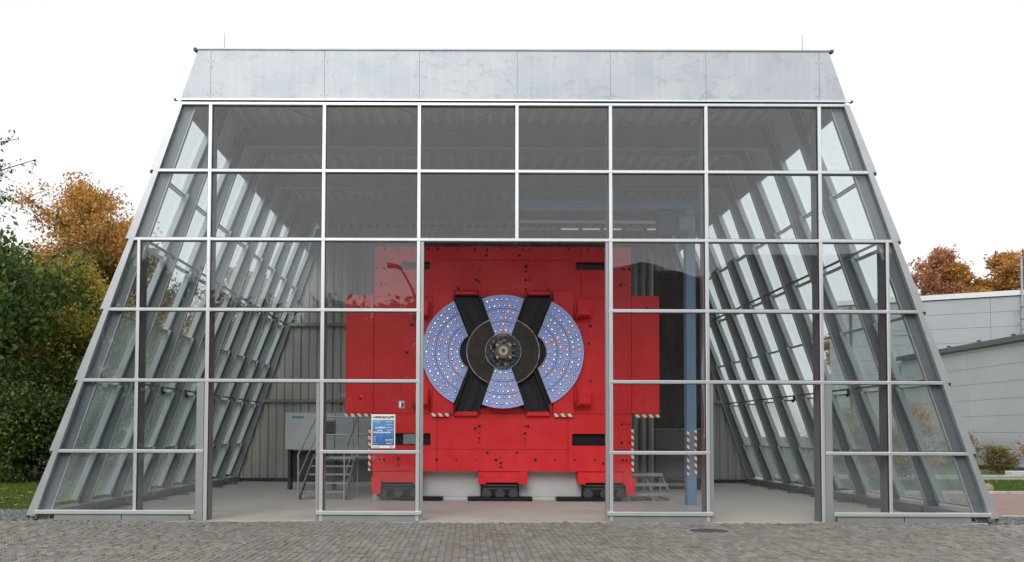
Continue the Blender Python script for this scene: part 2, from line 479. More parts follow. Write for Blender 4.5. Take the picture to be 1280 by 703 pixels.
MT['litter'] = m_island('litter', [(.1,(.25,.12,.04)),(.5,(.42,.26,.09)),(.9,(.52,.42,.2))], .7, 1.0)

# ------------------------------------------------------------------ the setting
def sheet(name, x0, x1, y0, y1, z, mat, th=.1, kind='structure'):
    o = MB().box(x0, x1, y0, y1, z - th, z).build(name, mat); tag(o, kind=kind); return o
sheet('ground', -700, 700, -700, 900, -.10, MT['grass_soil'], .3)
sheet('forecourt', -60, 60, -60, -6.2, -.004, MT['pave_far'], .09)
pav = sheet('paving', -14, 24, -6.2, -.03, -.045, MT['joint'], .05)
pav_l = sheet('forecourt', -60, -14, -6.2, -.03, -.004, MT['pave_far'], .09)
pav_r = sheet('forecourt', 24, 60, -6.2, -.03, -.004, MT['pave_far'], .09)

def paver_outline():
    L, W, a = .2, .1, .018          # interlocking zigzag paver
    xs = [-L/2, -L/4, 0, L/4, L/2]; off = [0, a, 0, a, 0]
    bot = [(x, -W/2 + o) for x, o in zip(xs, off)]
    top = [(x, W/2 + o) for x, o in zip(xs, off)]
    e = .0062
    bot = [(x * .955, y + e) for x, y in bot]; top = [(x * .955, y - e) for x, y in top]
    return bot + top[::-1]
PO = [(-y_, x_) for x_, y_ in paver_outline()]
def paver_cell(cx, cy, dz, tx, ty):
    n = len(PO)
    vs = [(cx + x, cy + y, -.045) for x, y in PO] + [(cx + x, cy + y, dz - .004 + x * tx + y * ty) for x, y in PO] \
       + [(cx + x * .92, cy + y * .955, dz + x * tx + y * ty) for x, y in PO]
    fs = [(i, (i+1) % n, (i+1) % n + n, i + n) for i in range(n)]
    fs += [(i + n, (i+1) % n + n, (i+1) % n + 2*n, i + 2*n) for i in range(n)]
    fs += [tuple(range(2*n, 3*n))]
    return vs, fs
rnd = random.Random(4)
cells = []
ny = 0
y = -.15
while y > -6.05:
    x = -13.9
    nx = 0
    while x < 23.9:
        nx += 1
        D = y + 17.5
        lim = 590.0 / 1155 * D
        vis = abs(x + .85 - .05 * D) < lim * 1.22
        if vis or x < 10: cells.append((x, y - .1 * (nx % 2) * (1 if y > -6 else 0), vis and y > -5.6))
        x += .1
    y -= .2; ny += 1
base = MB().quadset(*paver_cell(0, 0, 0, 0, 0)).mesh('paver', MT['paver'])
front = sorted([c for c in cells if c[2] and abs(c[0] + .3) < 6.4], key=lambda c: (c[1], abs(c[0])))[:300]
fs_ = set((round(c[0], 3), round(c[1], 3)) for c in front)
for i, c in enumerate(front):
    o = bpy.data.objects.new('paver', base); link(o, pav)
    o.location = (c[0], c[1], rnd.uniform(-.004, .004)); o.rotation_euler = (rnd.gauss(0, .012), rnd.gauss(0, .012), rnd.gauss(0, .008))
mb = MB()
for c in cells:
    if (round(c[0], 3), round(c[1], 3)) in fs_: continue
    sag = .006 * math.sin(c[0] * 1.3 + c[1]) + .004 * math.sin(c[1] * 3 + c[0] * .4)
    vs, fs = paver_cell(c[0] + rnd.gauss(0, .0015), c[1] + rnd.gauss(0, .0015), rnd.uniform(-.005, .005) + sag, rnd.gauss(0, .025), rnd.gauss(0, .045))
    mb.quadset(vs, fs)
o = mb.build('paver_field', MT['paver'], pav); o['kind'] = 'stuff'

floor = sheet('floor', -8.95, 8.95, -.03, 14.3, .012, MT['floor'], .12)
sheet('lawn', -60, -9.9, 1.9, 90, -.03, MT['grass_soil'], .06)
sheet('lawn', 9.9, 60, 9.6, 17.5, -.03, MT['grass_soil'], .06)
sheet('lawn', 9.9, 60, 20.5, 90, -.03, MT['grass_soil'], .06)
sheet('path', 9.9, 60, 1.3, 9.5, -.028, MT['path'], .06)
sheet('road', 9.9, 60, 17.6, 20.4, -.026, MT['road'], .06)
for (x0, x1, y0, y1) in ((9.9, 60, 1.18, 1.3), (9.9, 60, 9.5, 9.6), (9.9, 60, 17.5, 17.6), (9.9, 60, 20.4, 20.5)):
    mbk = MB(); x = x0
    while x < x1 - .01:
        mbk.box(x + .006, min(x + 1.0, x1) - .006, y0, y1, -.1, .045); x += 1.0
        if x > 34: break
        if x0 < 0 and x < -25: continue
    k = mbk.build('kerb', MT['kerb'], bevel=.01); tag(k, kind='structure')
sheet('gravel_bed', -60, -9.0, -.03, 1.8, -.03, MT['gravel_bed'], .06)
sheet('gravel_bed', 9.0, 60, -.03, 1.18, -.03, MT['gravel_bed'], .06)

nr = np.random.RandomState(7)
def scatter_mesh(name, verts, faces, mat, kind='stuff'):
    me = bpy.data.meshes.new(name)
    n, k, _ = verts.shape
    m = faces.shape[0]; fl = faces.shape[1]
    me.vertices.add(n * k); me.vertices.foreach_set('co', verts.reshape(-1).astype(np.float32))
    idx = (np.arange(n)[:, None, None] * k + faces[None]).reshape(-1)
    me.loops.add(len(idx)); me.loops.foreach_set('vertex_index', idx.astype(np.int32))
    me.polygons.add(n * m)
    me.polygons.foreach_set('loop_start', (np.arange(n * m) * fl).astype(np.int32))
    me.polygons.foreach_set('loop_total', np.full(n * m, fl, dtype=np.int32))
    me.materials.append(mat); me.update(); me.validate()
    return me

def rand_rot(n):
    q = nr.normal(size=(n, 4)); q /= np.linalg.norm(q, axis=1)[:, None]
    w, x, y, z = q.T
    return np.stack([np.stack([1-2*(y*y+z*z), 2*(x*y-w*z), 2*(x*z+w*y)], 1),
                     np.stack([2*(x*y+w*z), 1-2*(x*x+z*z), 2*(y*z-w*x)], 1),
                     np.stack([2*(x*z-w*y), 2*(y*z+w*x), 1-2*(x*x+y*y)], 1)], 1)

def pebbles(name, x0, x1, y0, y1, n, s, z=-.01):
    octa = np.array([(1,0,0),(-1,0,0),(0,1,0),(0,-1,0),(0,0,1),(0,0,-1),(.6,.6,.5),(-.6,.5,.5)], float)[:6]
    fc = np.array([(0,2,4),(2,1,4),(1,3,4),(3,0,4),(2,0,5),(1,2,5),(3,1,5),(0,3,5)])
    sc_ = nr.uniform(.5, 1.3, (n, 1, 3)) * s
    v = octa[None] * sc_ + nr.normal(0, s * .12, (n, 6, 3))
    v = np.einsum('nij,nkj->nki', rand_rot(n), v)
    c = np.stack([nr.uniform(x0, x1, n), nr.uniform(y0, y1, n), np.full(n, z) + nr.uniform(0, .02, n)], 1)
    o = bpy.data.objects.new(name, scatter_mesh(name, v + c[:, None], fc, MT['stone'])); link(o); tag(o, kind='stuff'); return o
g = pebbles('gravel', -13.5, -9.05, 0, 1.95, 6000, .055); tag(g, 'loose dark grey gravel beside the left foot of the glass hall', 'gravel')
g = pebbles('gravel', 9.05, 13.5, 0, 1.16, 3600, .045); tag(g, 'loose dark grey gravel beside the right foot of the glass hall', 'gravel')

def grass(name, x0, x1, y0, y1, n, h, label):
    c = np.stack([nr.uniform(x0, x1, n), nr.uniform(y0, y1, n), np.full(n, -.03)], 1)
    a = nr.uniform(0, 2*np.pi, n); w = nr.uniform(.008, .016, n); hh = nr.uniform(.5, 1.2, n) * h
    d = np.stack([np.cos(a), np.sin(a), np.zeros(n)], 1) * w[:, None]
    lean = nr.normal(0, .35, (n, 3)); lean[:, 2] = 1; tip = lean * hh[:, None]
    v = np.stack([c - d, c + d, c + tip], 1)
    o = bpy.data.objects.new(name, scatter_mesh(name, v, np.array([(0,1,2)]), MT['grass'])); link(o); tag(o, label, 'grass', kind='stuff')
grass('grass', -21, -9.95, 1.95, 15, 60000, .07, 'short green grass of the lawn left of the glass hall')
grass('grass', 10.5, 24, 9.65, 17.4, 50000, .08, 'short green grass strip behind the pink path on the right')

def litter(name, boxes, label):
    vs = []
    for (x0, x1, y0, y1, z, n, s) in boxes:
        R = rand_rot(n); R[:, 2, :] *= .25
        q = np.array([(-1,-.4,0),(-.2,-.8,.1),(1,0,0),(-.2,.8,.1)], float) * s
        v = np.einsum('nij,kj->nki', R, q) * nr.uniform(.6, 1.2, (n, 1, 1))
        v[..., 2] -= v[..., 2].min(axis=1, keepdims=True)
        vs.append(v + np.stack([nr.uniform(x0, x1, n), nr.uniform(y0, y1, n), np.full(n, z)], 1)[:, None])
    o = bpy.data.objects.new(name, scatter_mesh(name, np.concatenate(vs), np.array([(0,1,2,3)]), MT['litter'])); link(o)
    tag(o, label, 'leaves', kind='stuff')
litter('fallen_leaves', [(-10,10,-5.8,-.15,.008,130,.035),(-21,-10,2,14,.02,900,.05),(11,24,9.7,17,.02,300,.05)],
       'small yellow and brown leaves fallen on the paving and the lawns')

# ------------------------------------------------------------------ glass hall
ZR = [.19, 1.31, 2.65, 4.0, 5.35, 6.67, 7.97]
def XO(z): return 9.10 - .337 * z
hall = empty('glass_hall', (0, 0, 0), 'tall glass and aluminium hall with sloping sides, open doorways and a zinc fascia', 'building')
NB = 8; BAY = 1.76; YF = [.10 + BAY * k for k in range(NB + 1)]
MX = [-5.80, -3.62, -1.80, .07, 1.86, 3.69, 5.86]
OUT = 7.13

def pane(pts, y0, y1, mat):
    MB().prism(pts, y0, y1).build('glass_pane', mat, hall)
def clip_edges(a, b, z0, z1):   # pane polygon between a and b, None = sloping edge
    m = .09
    l0 = a if a is not None else -(XO(z0) - m); l1 = a if a is not None else -(XO(z1) - m)
    r0 = b if b is not None else XO(z0) - m; r1 = b if b is not None else XO(z1) - m
    return [(l0, z0), (r0, z0), (r1, z1), (l1, z1)]
up_edges = [None] + MX + [None]
for k in range(6):
    z0, z1 = ZR[k] + .02, ZR[k+1] - .02
    if k >= 4: spans = list(zip(up_edges[:-1], up_edges[1:]))
    else:
        spans = [(None, -OUT), (-OUT, MX[0]), (MX[0], MX[1]), (MX[1], MX[2]), (MX[4], MX[5]), (MX[5], MX[6]), (MX[6], OUT), (OUT, None)]
        if k < 2: spans = [s for s in spans if s not in ((MX[0], MX[1]), (MX[5], MX[6]))]
    for a, b in spans:
        pane(clip_edges(a, b, z0, z1), .010, .024, MT['glass'] if k > 1 else MT['glass'])

def mullion(x, z0, z1, w=.068, deep=.36, part='mullion'):
    cap = MB().box(x - w/2, x + w/2, -.045, .012, z0, z1).build(part, MT['alu'], hall, bevel=.011)
    MB().box(x - .032, x + .032, .0125, deep, z0, z1).build('mullion_fin', MT['fin'], cap)
    MB().box(x - w/2 - .010, x + w/2 + .010, -.006, .0085, z0 + .03, z1 - .03).build('gasket', MT['black'], cap)
for x in MX:
    z0 = {MX[3]: ZR[4]}.get(x, .0)
    mullion(x, z0, ZR[6])
for x in (-OUT, OUT): mullion(x, .13, ZR[4], .06)
# door posts
for x0, x1, zt in ((-5.985, -5.845, ZR[2]), (5.905, 6.04, ZR[2])):
    MB().box(x0, x1, -.03, .22, 0, zt).build('door_post', MT['alu_dull'], hall, bevel=.006)
for x0, x1, zt in ((-1.757, -1.70, ZR[4]), (1.76, 1.817, ZR[4]), (-3.72, -3.663, ZR[2]), (3.733, 3.79, ZR[2])):
    MB().box(x0, x1, -.028, .10, 0, zt).build('door_jamb', MT['alu_dull'], hall)

def transom(x0, x1, z, h=.066, s0=0, s1=0):
    # s0/s1 = 1 when the end follows the sloping edge
    pts = [(x0 - (.337*h/2 if s0 else 0) if s0 else x0, z - h/2), (x1 + (.337*h/2 if s1 else 0), z - h/2),
           (x1 - (.337*h/2 if s1 else 0), z + h/2), (x0 + (.337*h/2 if s0 else 0), z + h/2)]
    o = MB().prism(pts, -.049, .008).build('transom', MT['alu'], hall, bevel=.013)
    MB().box(x0 + .05, x1 - .05, .0265, .12, z - .03, z + .03).build('transom_rail', MT['fin'], o)
    MB().box(x0 + .05, x1 - .05, -.004, .0075, z - h/2 - .010, z + h/2 + .010).build('gasket', MT['black'], o)
for k in range(1, 7):
    z = ZR[k]; e = XO(z) - .03
    if k >= 4: transom(-e, e, z, s0=1, s1=1)
    elif k >= 2: transom(-e, -1.76, z, s0=1); transom(1.82, e, z, s1=1)
    else: transom(-e, -5.85, z, s0=1); transom(-3.66, -1.76, z); transom(1.82, 3.73, z); transom(5.91, e, z, s1=1)
# sills and kick plates
e = XO(.17) - .05
for x0, x1 in ((-e, -5.99), (-3.70, -1.72), (1.78, 3.77), (6.045, e)):
    MB().box(x0, x1, -.075, .10, .125, .20).build('sill', MT['alu'], hall, bevel=.008)
    n = 1 if x1 - x0 < 2.2 else 2
    i0 = x0 + (.35 if x0 < -8 else .06); i1 = x1 - (.35 if x1 > 8 else .10)
    for i in range(n):
        a = i0 + (i1 - i0) * i / n; b = i0 + (i1 - i0) * (i + 1) / n
        MB().box(a + .008, b - .008, -.035, .08, .003, .122).build('kick_plate', MT['alu_dull'], hall, bevel=.004)
# sloping edge of the front: stepped covers, one for each row of panes
for s in (-1, 1):
    for k in range(7):
        z0 = ZR[k] if k else .10; z1 = ZR[k+1] if k < 6 else 9.02
        ob, ot = .085, .015
        pts = [(s*(XO(z0) + ob), z0), (s*(XO(z1) + ot), z1), (s*(XO(z1) - .085), z1), (s*(XO(z0) - .085), z0)]
        if s < 0: pts = pts[::-1]
        pts = pts[::-1]
        if k < 6:
            ec = MB().prism(pts, -.052, .07).build('edge_cover', MT['edge'], hall, fix=True)
            MB().box(min(s*(XO(z0)+.04), s*(XO(z0)+.095)), max(s*(XO(z0)+.04), s*(XO(z0)+.095)), -.02, .02, z0 - .05, z0 + .0).build('clip', MT['dark_grey'], ec)
# fascia
seams = MX
fz0, fz1 = ZR[6] + .06, 9.0
fe = [None] + MX + [None]
for a, b in zip(fe[:-1], fe[1:]):
    p = clip_edges(a, b, fz0, fz1)
    l0, r0, r1, l1 = p[0][0], p[1][0], p[2][0], p[3][0]
    g = .003
    if a is None: l0 += -.07; l1 += -.07
    else: l0 += g; l1 += g
    if b is None: r0 += .07; r1 += .07
    else: r0 -= g; r1 -= g
    fp = MB().prism([(l0, fz0), (r0, fz0), (r1, fz1), (l1, fz1)], -.055, -.03).build('fascia_panel', MT['zinc'], hall)
    for zz in (fz0 + .10, fz1 - .22):
        for xx in (l0 + .05, r0 - .05):
            if abs(xx) < 6.0: MB().cyl((xx, zz), .010, -.060, -.0552, 8).build('rivet', MT['mid_grey'], fp)
MB().prism([(-(XO(fz0)-.03), fz0), (XO(fz0)-.03, fz0), (XO(fz1)-.03, fz1), (-(XO(fz1)-.03), fz1)], -.028, .10).build('fascia_backing', MT['mid_grey'], hall)
MB().box(-6.13, 6.13, -.075, .18, 9.003, 9.03).build('fascia_coping', MT['alu_dull'], hall)
MB().box(-XO(8.0)-.05, XO(8.0)+.05, -.085, -.0495, 8.018, 8.045).build('drip_edge', MT['alu'], hall)
for s in (-1, 1):
    a, b = sorted((s*(XO(8)+.045), s*(XO(8)+.085))); MB().box(a, b, -.088, -.02, 8.01, 8.045).build('gutter_end', MT['dark_grey'], hall)
    a, b = sorted((s*6.07, s*6.135)); MB().box(a, b, -.078, .02, 8.985, 9.035).build('gutter_end', MT['dark_grey'], hall)
# roof
MB().box(-6.05, 6.05, .18, 14.4, 8.93, 8.999).build('roof_sheet', MT['gutter'], hall)
def corrugated(x0, x1, per, d, ztop_fn=None, z0=0, y=0, axis='wall'):
    xs = []; x = x0
    prof = [(0, 0), (.30, 0), (.42, 1), (.88, 1)]
    while x < x1 - 1e-4:
        for p, h in prof:
            xx = x + p * per
            if xx < x1: xs.append((xx, h * d))
        x += per
    xs.append((x1, 0))
    return xs
prof = corrugated(-6.0, 6.0, .31, .11)
mb = MB(); n = len(prof)
mb.quadset([(x, .2, 8.80 + h) for x, h in prof] + [(x, 14.3, 8.80 + h) for x, h in prof], [(i, i+1, i+1+n, i+n) for i in range(n-1)])
mb.build('roof_deck', MT['deck'], hall)
for k, yk in enumerate(YF):
    if k in (2, 4, 6):
        gd = MB().box(-6.4, 6.4, yk - .012, yk + .012, 8.28, 8.78).build('roof_girder', MT['girder'], hall)
        MB().box(-6.4, 6.4, yk - .09, yk + .09, 8.26, 8.28).build('flange', MT['girder'], gd)
    elif k in (1, 3, 5, 7): MB().box(-6.3, 6.3, yk - .05, yk + .05, 8.64, 8.79).build('purlin', MT['girder'], hall)
for (xa, ya, xb, yb) in ((-6, .3, -3.6, 3.5), (-3.6, .3, -1.2, 3.5), (-1.2, 3.5, .8, .3), (.8, .3, 3.2, 3.5), (5.9, .3, 3.4, 3.5), (-6, 3.7, -3, 7), (6, 3.7, 3, 7), (-6, 7.2, -3, 10.5), (6, 7.2, 3, 10.5)):
    MB().tube([(xa, ya, 8.6), (xb, yb, 8.6)], .018, 6).build('brace', MT['fin'], hall)
# sloping sides: rafter, stepped panes in frames
TH = math.atan(.337); ct, st = math.cos(TH), math.sin(TH)
for s in (-1, 1):
    for k, yk in enumerate(YF):
        def P(off, z): return (s * (XO(z) - off), z)
        d = .22
        pts = [P(.08, .02), P(.08 + d, .02), P(.08 + d, 8.70), P(.08, 8.70)]
        if s > 0: pts = pts[::-1]
        web = MB().prism(pts[::-1] if s > 0 else pts[::-1], yk - .02, yk + .02).build('rafter', MT['fin'], hall, fix=True)
        ptf = [P(.08 + d, .02), P(.08 + d + .014, .02), P(.08 + d + .014, 8.70), P(.08 + d, 8.70)]
        MB().prism(ptf, yk - .045, yk + .045).build('flange', MT['fin_light'], web, fix=True)
        ptf = [P(.06, .02), P(.08, .02), P(.08, 8.9), P(.06, 8.9)]
        MB().prism(ptf, yk - .06, yk + .06).build('flange', MT['fin_light'], web, fix=True)
        MB().box(*sorted((s*8.3, s*8.75)), yk - .12, yk + .12, .013, .04).build('foot_plate', MT['fin'], web)
    for b in range(NB):
        ya, yb = YF[b] + .03, YF[b+1] - .03
        for k in range(6):
            z0 = ZR[k] + (.06 if k == 0 else -.03); z1 = ZR[k+1] + .0
            ob, ot = .075, .005                      # lower edge stands out over the pane below
            def Q(off, z, o): return s * (XO(z) + o - off), z
            def quadbox(offa, offb, y0, y1, zz0, zz1):
                t0 = (zz0 - z0) / (z1 - z0); t1 = (zz1 - z0) / (z1 - z0)
                o0 = ob + (ot - ob) * t0; o1 = ob + (ot - ob) * t1
                a = Q(offa, zz0, o0); bb = Q(offb, zz0, o0); c = Q(offb, zz1, o1); dd = Q(offa, zz1, o1)
                return [a, bb, c, dd]
            mat = MT['glass_misty'] if (k < 2 or (k == 2 and s < 0)) else MT['glass_side']
            f = MB()
            f.prism(quadbox(0, .07, 0, 0, z0, z1), ya, ya + .05)
            f.prism(quadbox(0, .13, 0, 0, z0, z1), yb - .085, yb)
            f.prism(quadbox(0, .035, 0, 0, z0, z0 + .022), ya + .05, yb - .085)
            f.prism(quadbox(0, .035, 0, 0, z1 - .022, z1), ya + .05, yb - .085)
            fr = f.build('pane_frame', MT['fin_light'], hall, fix=True)
            MB().prism(quadbox(.012, .026, 0, 0, z0 + .022, z1 - .022), ya + .05, yb - .085).build('pane', mat, fr, fix=True)
    # long rails and base curb
    for zr, r in ((5.38, .020), (2.72, .018)):
        x = s * (XO(zr) - .20)
        MB().box(x - r, x + r, .2, 14.1, zr - r, zr + r).build('side_rail', MT['fin'], hall)
    a, b_ = sorted((s*8.62, s*9.0))
    for k in range(NB):
        MB().box(a, b_, YF[k] + .07, YF[k+1] - .07, .013, .20).build('base_curb', MT['alu_dull'], hall, bevel=.01)
    # zinc side fascia
    pts = [(s*(XO(8.0)+.03), 8.0), (s*(XO(9.0)+.03), 9.0), (s*(XO(9.0)), 9.0), (s*(XO(8.0)), 8.0)]
    MB().prism(pts, .08, 14.4).build('side_fascia', MT['zinc'], hall, fix=True)

# rear wall of upright corrugated sheets
YB = 14.28
xw = -8.8
while xw < 8.79:
    x1 = min(xw + 1.1, 8.8)
    pr = corrugated(xw + .004, x1 - .004, .275, .035)
    def zt(x): return min(8.8, (9.02 - abs(x)) / .337)
    mbw = MB(); n = len(pr)
    mbw.quadset([(x, YB - h, .06) for x, h in pr] + [(x, YB - h, max(.1, zt(x))) for x, h in pr], [(i, i+1, i+1+n, i+n) for i in range(n-1)])
    mbw.build('wall_sheet', MT['backwall'], hall)
    xw = x1
MB().prism([(-9.0, .02), (9.0, .02), (6.02, 8.925), (-6.02, 8.925)], YB + .03, YB + .06).build('rear_wall_backing', MT['gutter'], hall)
for zg in (2.78, 5.4):
    MB().box(-XO(zg)+.3, XO(zg)-.3, YB - .17, YB - .085, zg - .05, zg + .05).build('wall_rail', MT['girder'], hall)
MB().box(-8.7, 8.7, YB - .12, YB - .085, .012, .13).build('skirting', MT['dark_grey'], hall)
for x in (-4.9, -1.6, 1.7, 5.0):
    MB().box(x - .09, x + .09, YB - .42, YB - .175, .012, 8.7).build('rear_post', MT['girder'], hall)

# ------------------------------------------------------------------ the red machine
YM = 5.2
mach = empty('detector', (0, YM, 0), 'huge red steel detector end with a round blue field of lamps crossed by black arms', 'machine')
S = 50.9
def mx(px): return (px - 627) / S
def mz(py): return (628 - py) / S
def rbox(name, x0, x1, y0, y1, z0, z1, mat='red', parent=None, bevel=.012):
    return MB().box(x0, x1, y0, y1, z0, z1).build(name, MT[mat], parent or mach, bevel=bevel)
def plate(name, x0, x1, z0, z1, y0, y1, holes=(), mat='red'):
    xs = sorted({x0, x1, *[h[0] for h in holes], *[h[1] for h in holes]})
    zs = sorted({z0, z1, *[h[2] for h in holes], *[h[3] for h in holes]})
    mb = MB(); vid = {}
    def V(x, y, z):
        k = (x, y, z)
        if k not in vid: vid[k] = len(mb.v); mb.v.append(k)
        return vid[k]
    solid = lambda i, j: 0 <= i < len(xs)-1 and 0 <= j < len(zs)-1 and not any(h[0] <= xs[i] < h[1] and h[2] <= zs[j] < h[3] for h in holes)
    for i in range(len(xs)-1):
        for j in range(len(zs)-1):
            if not solid(i, j): continue
            a, b, c, d = xs[i], xs[i+1], zs[j], zs[j+1]
            mb.f.append((V(a,y0,c), V(b,y0,c), V(b,y0,d), V(a,y0,d)))
            mb.f.append((V(a,y1,d), V(b,y1,d), V(b,y1,c), V(a,y1,c)))
            if not solid(i-1, j): mb.f.append((V(a,y1,c), V(a,y0,c), V(a,y0,d), V(a,y1,d)))
            if not solid(i+1, j): mb.f.append((V(b,y0,c), V(b,y1,c), V(b,y1,d), V(b,y0,d)))
            if not solid(i, j-1): mb.f.append((V(a,y1,c), V(b,y1,c), V(b,y0,c), V(a,y0,c)))
            if not solid(i, j+1): mb.f.append((V(a,y0,d), V(b,y0,d), V(b,y1,d), V(a,y1,d)))
    return mb.build(name, MT[mat], mach)
HW = 3.17
rbox('yoke', -HW+.02, HW-.02, .27, 2.4, .78, mz(309), 'red_dark')
sl_u = (mz(337), mz(327)); sl_l = (mz(558), mz(543))
hU = [(mx(499), mx(535), *sl_u), (mx(719), mx(755), *sl_u)]
hL = [(mx(487), mx(537), *sl_l), (mx(714), mx(757), *sl_l)]
plate('front_plate', -HW, HW, mz(372), mz(308), 0, .25, hU)
plate('front_plate', -HW, mx(567), mz(518), mz(372)-.008, .006, .25)
plate('front_plate', mx(567)+.008, mx(690)-.008, mz(518), mz(372)-.008, .012, .25)
plate('front_plate', mx(690), HW, mz(518), mz(372)-.008, .006, .25)
plate('front_plate', -HW-.03, HW, mz(590), mz(518)-.008, 0, .25, hL)
for (a, b, c, d) in hU + hL: rbox('slot_shade', a - .02, b + .02, .16, .262, c - .02, d + .02, 'black', bevel=0)  # black boxes paint the deep shade inside the slots
rbox('slot_veil', mx(503), mx(520), -.03, .14, sl_l[0]+.02, sl_l[1]-.02, 'mid_grey')  # added grey box imitates the pale veil of the glass over this slot
# wings
for x0, x1 in ((mx(430), -HW-.008), (HW+.008, mx(823.5))):
    rbox('wing', x0, x1, .0, 1.5, mz(518), mz(369.5))
rbox('wing_top', -HW - .02, mx(527), -.02, .0, mz(372), mz(369), 'red')
for x0, x1 in ((mx(430), mx(463)), (mx(793), mx(823.5))):
    rbox('hazard_strip', x0, x1, -.012, .02, mz(522.5), mz(518.6), 'hazard', bevel=0)
for x in (mx(461), mx(789.5)):
    MB().box(x - .03, x + .03, -.02, .03, mz(590), mz(537)).build('hazard_strip', MT['hazard_v'], mach)
for x0, x1 in ((mx(538), mx(560)), (mx(691), mx(715))):
    MB().box(x0, x1, -.095, -.07, mz(522), mz(518)).build('hazard_strip', MT['hazard'], mach)
# raised pads beside the lamp field
for x0, x1 in ((mx(539), mx(566)), (mx(690), mx(716))):
    rbox('side_pad', x0, x1, -.065, -.001, mz(519), mz(363.5))
for s in (-1, 1):
    for zc, h in ((mz(387), .20), (mz(497), .22)):
        x = s * 1.99
        b = rbox('clamp_block', x - .17, x + .17, -.24, -.002, zc - h, zc + h, 'red')
        rbox('clamp_cover', x - .14, x + .14, -.30, -.242, zc - h + .03, zc + h*.15, 'red', b)
        rbox('clamp_lug', x - .22*1.0, x - .17, -.16, -.01, zc - h - .06, zc - h + .08, 'red_dark', b, 0)
# feet
feet = [(mx(465), mx(527)), (mx(597), mx(658)), (mx(721), mx(789))]
for x0, x1 in feet:
    ft = rbox('foot_block', x0, x1, .03, 1.2, mz(604.5), mz(590)-.004)
    rbox('foot_cheek', x1 - .22, x1 - .002, -.02, .028, mz(606.5), mz(590)-.004, 'red', ft)
    rbox('foot_cheek', x0 + .002, x0 + .20, -.01, .028, mz(606.5), mz(597), 'red', ft)
for s, xx in ((-1, mx(470)), (1, mx(786))):
    MB().prism([(xx-.1, .18), (xx+.1, .18), (xx+.12, .60), (xx-.12, .60)], -.08, -.03).build('foot_bracket', MT['red'], mach)
for x0, x1 in ((mx(470), mx(524)), (mx(600), mx(648)), (mx(727), mx(783))):
    r_ = rbox('roller_carriage', x0, x1, .10, .95, .10, mz(605)-.002, 'black', bevel=.03)
    n = 3
    for i in range(n):
        xc = x0 + .14 + (x1 - x0 - .28) * i / (n - 1)
        MB().cyl((xc, .19), .115, .04, .10, 18).build('roller', MT['dark_grey'], r_)
    for zz in (.30, .38): MB().box(x0 + .05, x1 - .05, .075, .099, zz, zz + .035).build('side_bar', MT['dark_grey'], r_)
rbox('base_beam', -3.2, 3.2, .35, 1.6, .10, .80, 'white_base')
for x0, x1 in ((-3.2, mx(523)), (mx(552.5), mx(583.5)), (mx(665), mx(694.5)), (mx(760), 3.2)):
    rbox('base_foot', x0 if x0 > -3.19 else -3.2, x1, .34, 1.55, .014, .10, 'white_base', bevel=0)
for x0, x1 in ((mx(500), mx(552)), (mx(584), mx(664.5)), (mx(695), mx(775))):
    rbox('track_rail', x0, x1, .0, .33, .014, .12, 'black')

for (x0, x1, z0, z1) in ((-1.62, -1.604, mz(590)+.02, mz(518)-.03), (1.60, 1.616, mz(590)+.02, mz(518)-.03), (-1.95, -1.936, mz(370), mz(310)), (1.93, 1.944, mz(370), mz(310)),
                         (-3.1, 3.1, mz(563), mz(563)+.012), (-3.1, 3.1, mz(325)-.012, mz(325))):
    if x1 - x0 > 1:
        for a, b in ((-3.1, mx(487)), (mx(540), mx(712)), (mx(760), 3.1)): MB().box(a, b, -.004, .0, z0, z1).build('weld_seam', MT['red_dark'], mach)
    else: MB().box(x0, x1, -.004, .0, z0, z1).build('weld_seam', MT['red_dark'], mach)
# bolts and drilled holes
bolt_me = MB().cyl((0, 0), .034, -.006, .004, 10).mesh('bolt', MT['hole'])
bolts = [(533,311),(545,311),(571,312),(592,312),(607,312),(627,310),(652,312),(662,312),(689,311),(710,311),(734,311),(750,311),(478,311),(495,311),
 (598,334),(598,338),(593,350),(597,352),(571,361),(561,372),(606,319),(656,339),(656,333),(656,350),(661,350),(685,362),(692,373),(656,362),(648,319),
 (598,489),(656,489),(737,408),(746,442),(735,430),(517,408),(507,442),(513,407),
 (659,534),(655,534),(655,543),(655,549),(655,554),(598,534),(593,537),(598,543),(598,549),(598,554),(645,567),(608,567),(737,477),(517,477),
 (469,336),(478,336),(469,356),(474,356),(480,356),(779,336),(786,336),(775,356),(781,356),
 (808,385),(445,385),(449,500),(804,501),(776,531),(781,531),(786,531),(776,554),(786,554),(777,576),(782,576),(788,576),
 (469,576),(474,576),(479,576),(497,575),(497,583)]
bolts += [(545 + i * 24.6, 576) for i in range(9)] + [(625, 573), (625, 580), (625, 585), (753, 580)]
for (px, py) in bolts:
    x, z = mx(px), mz(py); yb = 0.0 if (z < mz(518) or z > mz(372)) else .006
    if abs(x) > HW: yb = 0.0
    if mx(567) < x < mx(690) and mz(518) < z < mz(372): yb = .012
    o = bpy.data.objects.new('bolt', bolt_me); link(o, mach); o.location = (x, yb, z); s_ = random.Random(px*7+py).uniform(.45, 1.25); o.scale = (s_, 1, s_)
o = MB().tube([(mx(536), -.05, mz(517)), (mx(536), -.05, mz(500))], .012).build('cable', MT['black'], mach)

